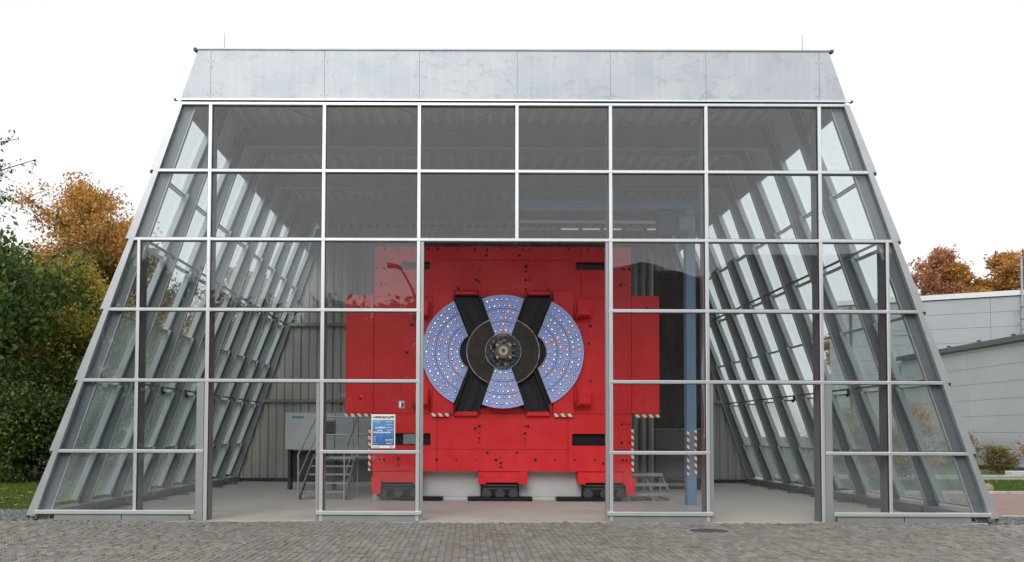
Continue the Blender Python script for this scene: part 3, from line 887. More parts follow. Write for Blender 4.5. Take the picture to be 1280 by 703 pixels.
# round lamp field
CXm, CZm = .0, mz(441.5); K = .00461
def cr(p): return ((p[0] - 458) * K + CXm, -(p[1] - 347) * K + CZm)
R_OUT, OFF = 1.385, .60
arms = {'tl': ((262, 42), (345, 250)), 'tr': ((650, 42), (567, 250)), 'bl': ((262, 665), (338, 450)), 'br': ((645, 665), (560, 450))}
backing = MB()
for s in (-1, 1):
    backing.cyl((CXm + s * OFF, CZm), R_OUT - .01, -.03, .0115, 72)
backing.build('field_backing', MT['black'], mach)
for key, (p_out, p_in) in arms.items():
    a = cr(p_out); b = cr(p_in); w = .585
    top = p_out[1] < 300
    za, zb = a[1], b[1]
    def xl(z): return a[0] + (b[0] - a[0]) * (z - za) / (zb - za)
    h = w / 2
    quad = [(xl(za)-h, za), (xl(zb)-h, zb), (xl(zb)+h, zb), (xl(za)+h, za)]
    arm = MB().prism(quad, -.075, -.031).build('arm', MT['black_gloss'], mach, fix=True)
    for sgn in (-1, 1):
        qa = [(xl(za)+sgn*h-.018, za), (xl(zb)+sgn*h-.018, zb), (xl(zb)+sgn*h+.018, zb), (xl(za)+sgn*h+.018, za)]
        MB().prism(qa, -.235, -.032).build('arm_wall', MT['black_gloss'], arm, fix=True)
        qa = [(xl(za)+sgn*h*.42-.01, za), (xl(zb)+sgn*h*.42-.01, zb), (xl(zb)+sgn*h*.42+.01, zb), (xl(za)+sgn*h*.42+.01, za)]
        MB().prism(qa, -.115, -.0752).build('cable_rib', MT['black_gloss'], arm, fix=True)
    if top:
        cp = rbox('arm_cap', xl(za)-h-.02, xl(za)+h+.02, -.20, -.02, za - .02, za + .10, 'red_dark')
        rbox('cap_front', xl(za)-h+.04, xl(za)+h-.04, -.215, -.202, za + .0, za + .07, 'red', cp)
    else:
        cp = rbox('arm_cap', xl(za)-h-.0, xl(za)+h+.0, -.10, -.02, za - .10, za + .01, 'red')

def clip_arc(c, r, cond, a0, a1, n=90):
    pts = []
    for i in range(n + 1):
        t = a0 + (a1 - a0) * i / n
        x, z = c[0] + r * math.cos(t), c[1] + r * math.sin(t)
        if cond(x, z): pts.append((x, z, t))
    return pts
def resample(pts, n):
    out = []
    for i in range(n + 1):
        f = i / n * (len(pts) - 1); j = min(int(f), len(pts) - 2); g = f - j
        out.append((pts[j][0]*(1-g) + pts[j+1][0]*g, pts[j][1]*(1-g) + pts[j+1][1]*g))
    return out
WEDGES = [
 ('L', -OFF, math.pi*.5, math.pi*1.5, lambda x, z: x < -.690 - .395*abs(z), -.125, -.035),
 ('R', OFF, -math.pi*.5, math.pi*.5, lambda x, z: x > .690 + .395*abs(z), -.125, -.035),
 ('T', 0, math.pi*.15, math.pi*.85, lambda x, z: z > 0 and abs(x) < (z + .17) * .355, -.285, -.245),
 ('B', 0, math.pi*1.15, math.pi*1.85, lambda x, z: z < 0 and abs(x) < (-z + .17) * .355, -.285, -.245)]
RINGS = [(.47, .735), (.748, 1.045), (1.058, R_OUT)]
led_pts = []
LR = [.52, .67, .82, .975, 1.125, 1.275]
for key, off, a0, a1, cond, y0, y1 in WEDGES:
    for (r0, r1) in RINGS:
        if key in 'TB' and r0 < .5: r0 = .40
        A = clip_arc((off, 0), r1, cond, a0, a1, 240); B = clip_arc((off, 0), r0, cond, a0, a1, 240)
        if len(A) < 4 or len(B) < 4: continue
        n = 36; A = resample(A, n); B = resample(B, n)
        mb = MB(); vs = []
        for (p, q) in zip(B, A):
            for yy in (y0, y1):
                vs += [(p[0] + CXm, yy, p[1] + CZm), (q[0] + CXm, yy, q[1] + CZm)]
        fs = []
        for i in range(n):
            b = i * 4; e_ = b + 4
            fs += [(b, b+1, e_+1, e_), (b+2, e_+2, e_+3, b+3), (b+1, b+3, e_+3, e_+1), (b, e_, e_+2, b+2)]
        fs += [(0, 2, 3, 1), (n*4, n*4+1, n*4+3, n*4+2)]
        mb.quadset(vs, fs)
        mb.build('lamp_panel', MT['led_panel'], mach, fix=True)
    for ri, r in enumerate(LR):
        n = int(2 * math.pi * r / .122)
        for i in range(n):
            t = 2 * math.pi * (i + .5 * (ri % 2)) / n
            x, z = off + r * math.cos(t), r * math.sin(t)
            if cond(x * 1.0 - (.05 if key == 'R' else -.05 if key == 'L' else 0), z) and (key in 'LR' or cond(x * 1.17, z)):
                led_pts.append((x + CXm, z + CZm, y0))
orange = [cr(p) for p in [(505,105),(483,138),(470,172),(453,203),(465,232),(58,255),(85,265),(117,275),(143,285),(178,300),(200,315),
 (218,430),(210,455),(195,480),(180,518),(155,540),(130,555),(838,205),(822,240),(793,255),(758,268),(733,280),(705,293),(872,335),(842,333),(808,325),
 (778,313),(740,297),(685,430),(715,440),(745,452),(775,465),(803,485),(833,490),(495,490),(508,525),(532,588),(543,610),(520,555)]]
hit = set()
for ox, oz in orange:
    j = min(range(len(led_pts)), key=lambda i: (led_pts[i][0]-ox)**2 + (led_pts[i][1]-oz)**2); hit.add(j)
lr = random.Random(11)
sock = MB(); lb = MB(); lw_ = MB(); lo = MB()
for i, (x, z, y0) in enumerate(led_pts):
    sock.cyl((x + .004, z - .003), .032, y0 - .004, y0 + .002, 8)
    (lo if i in hit else (lw_ if lr.random() < .38 else lb)).cyl((x + .003, z + .002), lr.uniform(.016, .023) if i not in hit else lr.uniform(.020, .027), y0 - .012, y0 - .003, 6)
for mbx, nm, mt in ((sock, 'lamp_sockets', 'socket'), (lb, 'blue_lamps', 'led_blue'), (lw_, 'white_lamps', 'led_white'), (lo, 'orange_lamps', 'led_orange')):
    o = mbx.build(nm, MT[mt], mach); o['kind'] = 'stuff'
for sgn in (-1, 1):
    aa = [t for t in [math.radians(a) for a in range(0, 360, 3)] if (abs(sgn*OFF + .47*math.cos(t)) > .690 + .395*abs(.47*math.sin(t))) and math.cos(t)*sgn > 0]
    pts = sorted([((t if sgn < 0 else (t + math.pi) % (2*math.pi) - math.pi)) for t in aa])
    MB().ring((CXm + sgn*OFF, CZm), .455, .472, -.150, -.05, 30, 1.0, pts[0], pts[-1]).build('hole_rim', MT['rim'], mach)
# middle: mesh disc, hub ring, square block with nut
disc = MB().ring((CXm, CZm), .30, .82, -.242, -.165, 72, 1.07).build('mesh_disc', MT['mesh_disc'], mach)
MB().ring((CXm, CZm), .815, .838, -.25, -.20, 72, 1.07).build('disc_rim', MT['rim'], disc)
hub = MB().cyl((CXm, CZm), .43, -.300, -.24, 40).build('hub', MT['hub_blue'], mach)
MB().ring((CXm, CZm), .425, .445, -.308, -.25, 48).build('hub_rim', MT['rim'], hub)
hr = random.Random(3)
for a in range(0, 360, 30):
    t = math.radians(a + 7); r = .35
    MB().box(CXm + r*math.cos(t) - .035, CXm + r*math.cos(t) + .035, -.335 - hr.random()*.03, -.301, CZm + r*math.sin(t) - .022, CZm + r*math.sin(t) + .022).build('hub_fitting', MT['dark_grey'] if hr.random() < .75 else MT['brass'], hub)
blk = MB().box(CXm - .205, CXm + .225, -.40, -.301, CZm - .20, CZm + .21).build('core_block', MT['brass'], mach, bevel=.05)
for sx, sz in ((-1,-1),(1,-1),(1,1),(-1,1)):
    MB().cyl((CXm + .01 + sx*.155, CZm + sz*.15), .035, -.425, -.401, 6).build('corner_bolt', MT['steel'], blk)
MB().ring((CXm, CZm), .045, .115, -.46, -.401, 24).build('nut', MT['steel'], blk)
MB().ring((CXm, CZm), .12, .165, -.425, -.4005, 24).build('collar', MT['brass'], blk)
for _ in range(26):
    a = hr.uniform(0, 6.28); q = hr.uniform(.22, .34); w_, h_ = hr.uniform(.012, .05), hr.uniform(.012, .04)
    MB().box(CXm + q*math.cos(a) - w_, CXm + q*math.cos(a) + w_, -.36 - hr.random()*.04, -.3012, CZm + q*math.sin(a) - h_, CZm + q*math.sin(a) + h_).build('hub_fitting', MT[hr.choice(('brass','dark_grey','black','mid_grey'))], hub)
for (x0, x1, z0, z1) in ((-.10,.12,.36,.42), (-.14,-.10,.28,.42), (.10,.14,.28,.42), (-.10,.12,-.42,-.37), (-.14,-.10,-.42,-.28), (.10,.14,-.42,-.28), (-.27,-.21,-.03,.03), (.23,.29,-.03,.03), (-.05,.07,.22,.30)):
    MB().box(CXm + x0, CXm + x1, -.345, -.301, CZm + z0, CZm + z1).build('bracket', MT['brass'], blk)

# ------------------------------------------------------------------ things inside the hall
# small emblem plate on the glass
pl = empty('door_plate', (-2.11, -.004, 2.21), 'small grey plate with a dark mark on the glass above the poster', 'sign')
MB().box(-.055, .055, -.006, 0, -.07, .07).build('plate', MT['mid_grey'], pl)
MB().box(-.035, -.012, -.009, -.0065, -.05, .05).build('mark', MT['white'], pl)
MB().box(.005, .035, -.009, -.0065, -.045, .02).build('mark', MT['black'], pl)

# poster
def m_poster():
    m, nt, b = mat_new('poster_blue')
    s = nt.nodes.new("ShaderNodeSeparateXYZ"); nt.links.new(tex_coord(nt), s.inputs[0])
    f = mathn(nt, 'ADD', mathn(nt, 'MULTIPLY', s.outputs[2], 1.4), noise(nt, tex_coord(nt), 9, 3))
    nt.links.new(ramp(nt, f, [(.2,(.03,.12,.36)),(.5,(.05,.20,.48)),(.8,(.12,.30,.58))]), b.inputs['Base Color'])
    return m
MT['poster_blue'] = m_poster()
po = empty('poster', (-2.45, -.012, 1.70), 'blue and white event poster taped to the glass right of the stairs', 'poster')
MB().box(-.225, .225, -.003, .003, -.32, .32).build('sheet', MT['white'], po)
pf = MB().box(-.205, .205, -.0065, -.0035, -.265, .215).build('blue_field', MT['poster_blue'], po)
tr_ = random.Random(2)
hd = MB(); x = -.20
while x < .19:
    w = tr_.uniform(.015, .045); hd.box(x, min(x + w, .2), -.0065, -.0035, .235 + tr_.uniform(0,.02), .285 + tr_.uniform(-.015,.01)); x += w + tr_.uniform(.006, .015)
hd.build('header_pictures', MT['dark_grey'], po)
def words(x0, x1, z, h):
    mb = MB(); x = x0
    while x < x1 - .01:
        w = tr_.uniform(.5, 1.1) * h; hh = h * tr_.choice((.7, 1, .75, .95)); mb.box(x, min(x + w, x1), -.009, -.007, z, z + hh); x += w + h * .3
    mb.build('lettering', MT['white'], po)
for (x0, x1, z, h) in ((-.18,-.05,.175,.012), (.05,.18,.175,.012), (.06,.19,.12,.010), (.05,.18,.07,.012), (.05,.19,.02,.012),
                       (-.15,.04,.055,.032), (-.11,.00,.01,.022), (-.18,.14,-.035,.034), (-.18,-.12,-.11,.012), (-.18,-.13,-.15,.010), (-.18,-.13,-.19,.010), (-.18,-.1,-.24,.010),
                       (.04,.19,-.16,.014), (.04,.19,-.185,.010), (.06,.17,-.235,.02)):
    words(x0, x1, z, h)
MB().box(-.20, -.06, -.0065, -.0035, -.302, -.294).build('footer_line', MT['dark_grey'], po)
MB().box(.12, .19, -.0065, -.0035, -.302, -.290).build('footer_line', MT['dark_grey'], po)

# stairs and platform
stc = empty('stairs', (-5.05, 5.4, 0), 'grey steel stairs with tubular handrails rising to a platform left of the red machine', 'stairs')
W = 1.14
for i in range(1, 6):
    MB().box(.03, W - .03, .45*i - .02, .45*i + .24, .2*i - .035, .2*i).build('tread', MT['steel'], stc, bevel=.006)
for x in (0, W):
    MB().bar((x, .15, .02), (x, 2.45, 1.02), .03, .16).build('stringer', MT['mid_grey'], stc)
    h = MB().tube([(x, .02, .98), (x, .0, 1.12), (x, 2.75, 2.12), (x, 3.0, 2.14)], .021).build('handrail', MT['steel'], stc)
    MB().tube([(x, .02, .55), (x, .3, .66), (x, 2.75, 1.60), (x, 3.0, 1.62)], .016).build('mid_rail', MT['steel'], h)
    for yy, z0, z1 in ((.05, .01, 1.12), (2.85, .01, 2.13)):
        MB().tube([(x, yy, z0), (x, yy, z1)], .02).build('rail_post', MT['steel'], stc)
MB().box(-.02, W + 1.6, 2.46, 3.7, .97, 1.01).build('platform', MT['mid_grey'], stc)
for zz in (2.13, 1.62):
    MB().tube([(-.0, 3.68, zz), (W + 1.6, 3.68, zz)], .02).build('platform_rail', MT['steel'], stc)
    MB().tube([(0, 3.0, zz), (0, 3.68, zz)], .02).build('platform_rail', MT['steel'], stc)
for x in (0, .9, 1.8, 2.7):
    MB().tube([(x, 3.68, .01), (x, 3.68, 2.13)], .02).build('rail_post', MT['steel'], stc)

cb_ = empty('switch_cabinet', (-6.2, 9.6, 0), 'wide pale grey cabinet on dark legs behind the steel stairs', 'cabinet')
MB().box(0, 1.45, 0, .6, 1.18, 2.26).build('cabinet_body', MT['cabinet'], cb_, bevel=.015)
MB().box(1.46, 2.9, .01, .6, 1.18, 2.26).build('cabinet_body', MT['cabinet'], cb_, bevel=.015)
MB().box(1.17, 1.46, -.02, -.001, 1.62, 2.04).build('vent_grille', MT['mid_grey'], cb_)
for i in range(6): MB().box(1.20, 1.43, -.03, -.021, 1.66 + i*.06, 1.69 + i*.06).build('slat', MT['dark_grey'], cb_)
tx = random.Random(5); x = .2; lm = MB()
while x < .52: w = tx.uniform(.025, .05); lm.box(x, x + w, -.006, -.001, 2.10, 2.16); x += w + .012
lm.build('lettering', MT['teal'], cb_)
for x in (.1, 1.4, 2.8): MB().box(x - .04, x + .04, .1, .5, .013, 1.178).build('leg', MT['dark_grey'], cb_)
MB().box(.1, 2.8, .35, .40, .3, 1.15).build('under_shade', MT['dark_grey'], cb_)  # dark sheet added as the shade in the open space below the cabinet

# low steel steps right of the machine
stp = empty('metal_steps', (3.15, 5.55, 0), 'low grey steel steps on the floor right of the red machine', 'steps')
for (z, y0, y1) in ((.65, .9, 1.3), (.42, .45, .8), (.20, 0, .35)):
    MB().box(0, 1.02 + (.65 - z)*.12, y0, y1, z - .03, z).build('tread', MT['steel'], stp, bevel=.006)
    MB().box(0, 1.04 + (.65 - z)*.12, y0 - .02, y0, z - .07, z + .005).build('tread_nose', MT['alu_dull'], stp)
for x in (.02, .62, 1.05):
    MB().bar((x, .05, .15), (x, 1.25, .62), .04, .07).build('stringer', MT['steel'], stp)
    for yy, z in ((.06, .19), (1.25, .62)): MB().box(x - .02, x + .02, yy - .02, yy + .02, .013, z).build('leg', MT['steel'], stp)
    MB().box(x - .05, x + .05, .0, 1.3, .0131, .03).build('foot_rail', MT['steel'], stp)

# blue crane
crn = empty('jib_crane', (4.36, 4.15, 0), 'blue steel crane post and high beam with striped warning tape', 'crane')
MB().box(-.11, .11, -.13, -.11, .012, 6.95).build('post_flange', MT['blue'], crn)
MB().box(-.11, .11, .11, .13, .012, 6.95).build('post_flange', MT['blue'], crn)
MB().box(-.012, .012, -.11, .11, .012, 6.95).build('post_web', MT['blue'], crn)
for x in (-.115, .06): MB().box(x, x + .055, -.142, -.131, .72, 1.76).build('warning_tape', MT['hazard_v'], crn)
MB().box(-4.2, .3, -.10, .10, 6.97, 6.99).build('beam_flange', MT['blue'], crn)
MB().box(-4.2, .3, -.10, .10, 7.13, 7.15).build('beam_flange', MT['blue'], crn)
MB().box(-4.2, .3, -.01, .01, 6.99, 7.13).build('beam_web', MT['blue'], crn)
hz = MB().box(-.75, -.35, -.22, .22, 6.35, 6.9).build('hoist_body', MT['hub_blue'], crn, bevel=.03)
MB().box(-.30, .1, -.2, .2, 6.45, 6.80).build('hoist_motor', MT['mid_grey'], crn, bevel=.05)
MB().tube([(-.1, -.2, 6.4), (-.1, -.2, 6.2), (-.2, -.2, 6.0)], .02).build('hoist_cable', MT['black'], crn)

pp = MB().tube([(.33, 6.3, 7.17), (4.0, 6.3, 7.17)], .045, 8).build('cable_duct', MT['white'])
tag(pp, 'thin pale cable duct running level under the hall roof above the lamps', 'duct')
hangs = ['leftmost', 'second from left', 'third from left', 'middle', 'third from right', 'second from right', 'rightmost']
for i in range(7):
    x = .42 + i * .56
    t = empty('tube_lamp', (x, 6.3, 6.98), '%s of the seven tube lamps in a row under the hall roof' % hangs[i], 'lamp', 'tube lamps under the roof')
    MB().box(0, .47, -.05, .05, .02, .06).build('housing', MT['mid_grey'], t)
    MB().tube([(.01, 0, .0), (.46, 0, .0)], .019, 8).build('tube', MT['tube_light'] if i in (2, 3, 4, 6) else MT['white'], t)
    MB().tube([(.23, 0, .06), (.23, 0, .17)], .008, 6).build('hanger', MT['steel'], t)

# dark rack and pale sheets at the back right
rk = empty('dark_container', (4.72, 10.2, 0), 'tall dark brown electronics container behind the blue crane post', 'container')
MB().box(0, 1.55, 0, 2.0, 1.86, 6.6).build('upper_body', MT['rack'], rk, bevel=.02)
MB().box(.02, 1.5, .0, 2.0, .35, 1.80).build('lower_body', MT['rack_low'], rk, bevel=.04)
for i in range(18): MB().box(.05 + i*.082, .07 + i*.082, -.03, -.001, 1.95, 6.5).build('rib', MT['rack'], rk)
for x in (.1, 1.4): MB().box(x - .06, x + .06, .2, 1.8, .013, .35).build('skid', MT['black'], rk)
for i in range(9): MB().box(.8 + i*.07, .83 + i*.07, -.05, .3, 1.861, 1.95 + .06*(i % 3)).build('connector', MT['black'], rk)
ps = empty('pipe_bundle', (3.98, 9.9, 0), 'upright pale green ducts standing between the red machine and the dark container', 'ducts')
for i, (x, zt_) in enumerate(((.02, 6.75), (.27, 6.9), (.50, 7.05))):
    MB().tube([(x + .1, .1, .014), (x + .1, .1, zt_)], .105, 12).build('duct', MT['pale_sheet'], ps, smooth=True)

# spotlights on the side rails
sp_names = ['nearest', 'second', 'third', 'farthest']
for s in (-1, 1):
    for j, k in enumerate((1, 2, 3, 4)):
        x = s * (XO(2.5) - .42); yk = YF[k] - .05
        t = empty('spotlight', (x, yk, 2.62), '%s black spotlight from the front clipped to the %s row of rafters' % (sp_names[j], 'left' if s < 0 else 'right'), 'spotlight', 'spotlights on the rafters')
        MB().tube([(0, 0, -.02), (-s*.06, -.07, -.06)], .032, 10, .042).build('lamp_head', MT['black'], t)
        MB().box(-.02, .02, -.02, .05, -.03, .08).build('bracket', MT['dark_grey'], t)

# lightning rods and roof fitting
for x, lb_ in ((-5.72, 'thin lightning rod above the left end of the roof edge'), (5.78, 'thin lightning rod above the right end of the roof edge')):
    t = empty('lightning_rod', (x, .6, 8.999), lb_, 'lightning rod', 'lightning rods')
    MB().tube([(0, 0, .05), (0, 0, .62)], .007, 6, .005).build('rod', MT['mid_grey'], t)
    MB().box(-.08, .08, -.08, .08, .001, .05).build('block', MT['mid_grey'], t)
t = empty('roof_outlet', (.53, .5, 8.999), 'small dark cap standing on the middle of the roof edge', 'roof outlet')
MB().cyl((0, .04), .05, -.1, .1, 10).build('cap', MT['dark_grey'], t); MB().box(-.1, .1, -.09, .09, .001, .03).build('base', MT['dark_grey'], t)

# manhole cover
mh = empty('manhole_cover', (3.28, -1.62, 0), 'round iron manhole cover in the paving before the right doorway', 'manhole cover')
def hring(mb, r0, r1, z0, z1, n=40):
    for k in range(n):
        t0, t1 = 2*math.pi*k/n, 2*math.pi*(k+1)/n
        mb.slab([(r0*math.cos(t0), r0*math.sin(t0)), (r1*math.cos(t0), r1*math.sin(t0)), (r1*math.cos(t1), r1*math.sin(t1)), (r0*math.cos(t1), r0*math.sin(t1))], z0, z1)
    return mb
MT['iron'] = simple('iron', (.12,.105,.09), .6, .5, .3, 9.0)
hring(MB(), .335, .42, .002, .015).build('frame', MT['mid_grey'], mh)
MB().slab([(.325*math.cos(2*math.pi*k/40), .325*math.sin(2*math.pi*k/40)) for k in range(40)], .002, .016).build('lid', MT['iron'], mh)
for r in (.10, .19, .28): hring(MB(), r - .012, r + .012, .0162, .023, 30).build('lid_ridge', MT['iron'], mh)

# ------------------------------------------------------------------ buildings to the right
def cladding(parent, p, q, z0, z1, row_h, col_w, mat, th=.06, zbase=None):
    p, q = Vector((*p, 0)), Vector((*q, 0)); d = (q - p); L = d.length; d.normalize(); nrm = Vector((d.y, -d.x, 0))
    z = z0
    while z < z1 - .01:
        zt = min(z + row_h, z1); x = 0
        while x < L - .01:
            xe = min(x + col_w, L)
            a = p + d*(x+.008); b = p + d*(xe-.008)
            vs = []
            for zz in (z + .008, zt - .008):
                vs += [(*(a).xy, zz), (*(b).xy, zz), (*(b - nrm*th).xy, zz), (*(a - nrm*th).xy, zz)]
            MB().quadset(vs, [(0,3,2,1),(4,5,6,7),(0,1,5,4),(1,2,6,5),(2,3,7,6),(3,0,4,7)]).build('wall_panel', mat, parent, fix=True)
            x = xe
        z = zt
wk = empty('low_hall', (25.7, 30, 0), 'low hall clad in pale grey panels with a dark gutter, right of the glass hall', 'building')
wk.location = (0, 0, 0)
cladding(wk, (25.7, 39), (25.7, 9), .15, 6.3, .84, 7.5, MT['panel'])
MB().box(25.72, 45, 9.02, 39, 0, 6.25).build('wall_core', MT['gutter'], wk)
MB().box(25.5, 45, 8.9, 39.1, 6.31, 6.42).build('roof', MT['gutter'], wk)
MB().box(25.42, 25.5, 8.9, 39.1, 6.22, 6.48).build('gutter', MT['gutter'], wk)
MB().box(25.52, 25.62, 8.9, 39.1, 6.421, 6.50).build('roof_edge', MT['coping'], wk)
for i in range(9): MB().box(25.40, 25.60, 12 + i*3 - .05, 12 + i*3 + .05, 6.50, 6.58).build('snow_hook', MT['dark_grey'], wk)
MB().box(25.62, 25.69, 9.0, 39, 0, .14).build('plinth', MT['dark_grey'], wk)

uh = empty('tall_hall', (0, 0, 0), 'taller hall of light grey panels with a white coping behind the low hall', 'building')
cladding(uh, (22.3, 41.5), (46, 28.6), .2, 9.9, .88, 9.0, MT['panel_dark'])
P0 = Vector((22.3, 41.5, 0)); P1 = Vector((46, 28.6, 0)); dd = (P1 - P0).normalized(); nn = Vector((dd.y, -dd.x, 0))
def obox(p, q, n0, n1, z0, z1, name, mat, parent):
    a, b, c, d = p + nn*n0, q + nn*n0, q + nn*n1, p + nn*n1
    return MB().quadset([(*v.xy, z) for z in (z0, z1) for v in (a, b, c, d)], [(0,3,2,1),(4,5,6,7),(0,1,5,4),(1,2,6,5),(2,3,7,6),(3,0,4,7)]).build(name, MT[mat], parent, fix=True)
obox(P0, P1, -12, -.07, 0, 9.88, 'wall_core', 'gutter', uh)
obox(P0 - dd*.1, P1, -12, .12, 9.92, 10.22, 'coping', 'coping', uh)
obox(P0 + dd*1.2, P0 + dd*1.35, .0, .10, 2, 9.8, 'downpipe', 'gutter', uh)
obox(P0 + dd*3.8, P0 + dd*5.9, .005, .05, 7.85, 8.0, 'wall_bracket', 'panel_dark', uh)
vx = P0 + dd*10.3
vp = empty('vent_pipe', (vx.x + .15, vx.y - .4, 0), 'slim grey vent pipe with side arms standing up at the tall hall', 'pipe')
MB().tube([(0, 0, 6.43), (0, 0, 12.1)], .06, 10).build('pipe', MT['alu_dull'], vp)
MB().tube([(0, 0, 12.1), (-.25, -.1, 12.15)], .07, 10).build('pipe_elbow', MT['alu_dull'], vp)
for zz in (9.2, 8.5, 7.9): MB().tube([(0, -.05, zz), (-.35, -.15, zz), (-.35, -.15, zz - .2)], .05, 8).build('side_arm', MT['alu_dull'], vp)

# ------------------------------------------------------------------ trees and shrubs
def leaf_mesh(name, centers, spread, n, size, mat, flat=.9):
    c = centers[nr.randint(0, len(centers), n)]
    pos = c[:, :3] + np.clip(nr.normal(size=(n, 3)), -1.9, 1.9) * c[:, 3:4] * spread * np.array([1, 1, flat])
    R = rand_rot(n)
    q = np.array([(-.9,0,0),(0,-.48,.12),(1,0,0),(0,.48,.12)], float) * size
    v = np.einsum('nij,kj->nki', R, q) * nr.uniform(.55, 1.25, (n, 1, 1)) + pos[:, None]
    return scatter_mesh(name, v, np.array([(0,1,2,3)]), mat)

def tree_data(seed, h, rx, z0, n_leaf, size, mat, clump=.42, limbs=11, sub=6, trunk_r=.16, spread=.75, top_pow=1.0, multi=1):
    rg = random.Random(seed); mb = MB(); cl = []
    for t in range(multi):
        bx, by = (rg.uniform(-.4, .4) * rx * .5, rg.uniform(-.3, .3) * rx * .5) if multi > 1 else (0, 0)
        top = (bx * 1.6, by * 1.6, h * rg.uniform(.84, .92))
        path = [(bx * f + rg.gauss(0, .05) * h * .1 * f, by * f + rg.gauss(0, .05) * h * .1 * f, h * .88 * f) for f in (0, .2, .4, .6, .8, 1)]
        path[0] = (bx * .2, by * .2, 0)
        mb.tube(path, trunk_r, 8, trunk_r * .18)
        for i in range(limbs):
            f = z0 + (1 - z0) * ((i + rg.random()) / limbs) * .93
            z = h * .85 * f; j = min(int(f * 5), 4); base = Vector(path[j]).lerp(Vector(path[j+1]), f*5 - j) if f < 1 else Vector(path[5])
            u = (f - z0) / (1 - z0)
            prof = math.sin(math.pi * min(1, (u * .82 + .2)) ** top_pow) ** .6
            a = rg.uniform(0, 2*math.pi); L = rx * max(.25, prof) * rg.uniform(.6, 1.1)
            tip = base + Vector((math.cos(a) * L, math.sin(a) * L, L * rg.uniform(.15, .6)))
            tip.z = min(tip.z, h * .98)
            mid = base.lerp(tip, .5) + Vector((0, 0, -.06 * L))
            mb.tube([base, mid, tip], trunk_r * .38 * (1 - .5*u), 5, .012)
            for s_ in range(sub):
                g = rg.uniform(.25, 1.0); pb = base.lerp(tip, g)
                o = Vector((rg.gauss(0, 1), rg.gauss(0, 1), rg.gauss(0, .7))).normalized() * L * rg.uniform(.12, .42)
                pe = pb + o; pe.z = min(max(pe.z, .15), h)
                mb.tube([pb, pb.lerp(pe, .5) + Vector((0, 0, .04)), pe], .018, 4, .006)
                cl.append((pe.x, pe.y, pe.z, clump * rg.uniform(.6, 1.2)))
                if rg.random() < .5: m_ = pb.lerp(pe, .5); cl.append((m_.x, m_.y, m_.z, clump * .8))
    trunk = mb.mesh('trunk', MT['bark'])
    crown = leaf_mesh('crown', np.array(cl), spread, n_leaf, size, mat)
    return trunk, crown
def place_tree(data, loc, rz, sc_, label, group=None, cat='tree', name='tree', crown_mat=None):
    t = empty(name, loc, label, cat, group)
    t.rotation_euler = (0, 0, rz); t.scale = sc_ if isinstance(sc_, tuple) else (sc_,)*3
    a = bpy.data.objects.new('trunk', data[0]); link(a, t)
    b = bpy.data.objects.new('crown', data[1]); link(b, t)
    if crown_mat:
        b.material_slots[0].link = 'OBJECT'; b.material_slots[0].material = crown_mat
    return t
T_green = tree_data(1, 9.6, 3.9, .04, 42000, .115, LF['dark_green'], .55, 24, 8, .17, .8)
T_bush = tree_data(2, 4.3, 2.4, .03, 26000, .085, LF['dark_green'], .42, 18, 7, .07, .8, multi=3)
T_orange = tree_data(3, 13.9, 4.3, .12, 52000, .085, LF['orange'], .36, 38, 11, .2, .85)
T_yellow = tree_data(4, 9.5, 3.4, .05, 44000, .085, LF['yellow'], .42, 30, 10, .16, .85)
T_olive = tree_data(5, 13.2, 3.4, .08, 48000, .09, LF['olive'], .38, 36, 10, .2, .85)
T_rust = tree_data(6, 18.5, 3.4, .3, 21000, .14, LF['rust'], .42, 24, 8, .2, .75)
G = 'trees and bushes left of the glass hall'
place_tree(T_green, (-19.0, 14.2, 0), .3, (1.05, 1.05, 1.12), 'dark green leafy tree at the left edge of the photo', G)
place_tree(T_green, (-22.5, 19.0, 0), 2.3, (1.1, 1.1, 1.0), 'second dark green tree, behind the one at the left edge', G)
place_tree(T_bush, (-16.4, 13.6, 0), 1.1, 1.0, 'dark green bush at the lawn edge left of the glass hall', G, 'bush', 'bush')
place_tree(T_bush, (-13.2, 15.6, 0), 2.9, (.95, .95, 1.05), 'dark green bush nearest the sloping glass side', G, 'bush', 'bush')
place_tree(T_bush, (-20.2, 12.4, 0), 4.4, (1.1, 1.1, 1.0), 'dark green bush cut by the left photo edge', G, 'bush', 'bush')
place_tree(T_bush, (-10.6, 17.6, 0), .4, (1.1, 1.1, 1.1), 'dark green bush seen through the left glass side', G, 'bush', 'bush')
place_tree(T_yellow, (-15.6, 18.2, 0), 0, (1.05, 1.05, .95), 'green tree turning yellow beside the left glass slope', G)
place_tree(T_yellow, (-12.4, 21.6, 0), 2.4, (1, 1, .8), 'yellowing tree mostly hidden behind the left glass side', G, crown_mat=LF['olive'])
place_tree(T_orange, (-18.0, 24.2, 0), .9, (1, 1, 1.06), 'tall orange tree standing above the green trees on the left', G)
place_tree(T_orange, (-22.2, 27.5, 0), 2.2, (1, 1, .8), 'lower orange tree behind the left green tree', G)
place_tree(T_olive, (-17.2, 27.6, 0), .2, (1, 1, 1.05), 'brownish olive tree between the orange tree and the glass hall', G)
place_tree(T_olive, (-13.0, 31.0, 0), 2.2, (1, 1, .9), 'farther olive tree half hidden by the sloping glass side', G)
place_tree(T_green, (-9.5, 30, 0), 4.2, (1.1, 1.1, .9), 'green tree directly behind the left rear corner of the hall', G)
place_tree(T_green, (-28, 16, 0), 1.2, (1.1, 1.1, 1.0), 'dark green tree outside the left side of the photo', G)
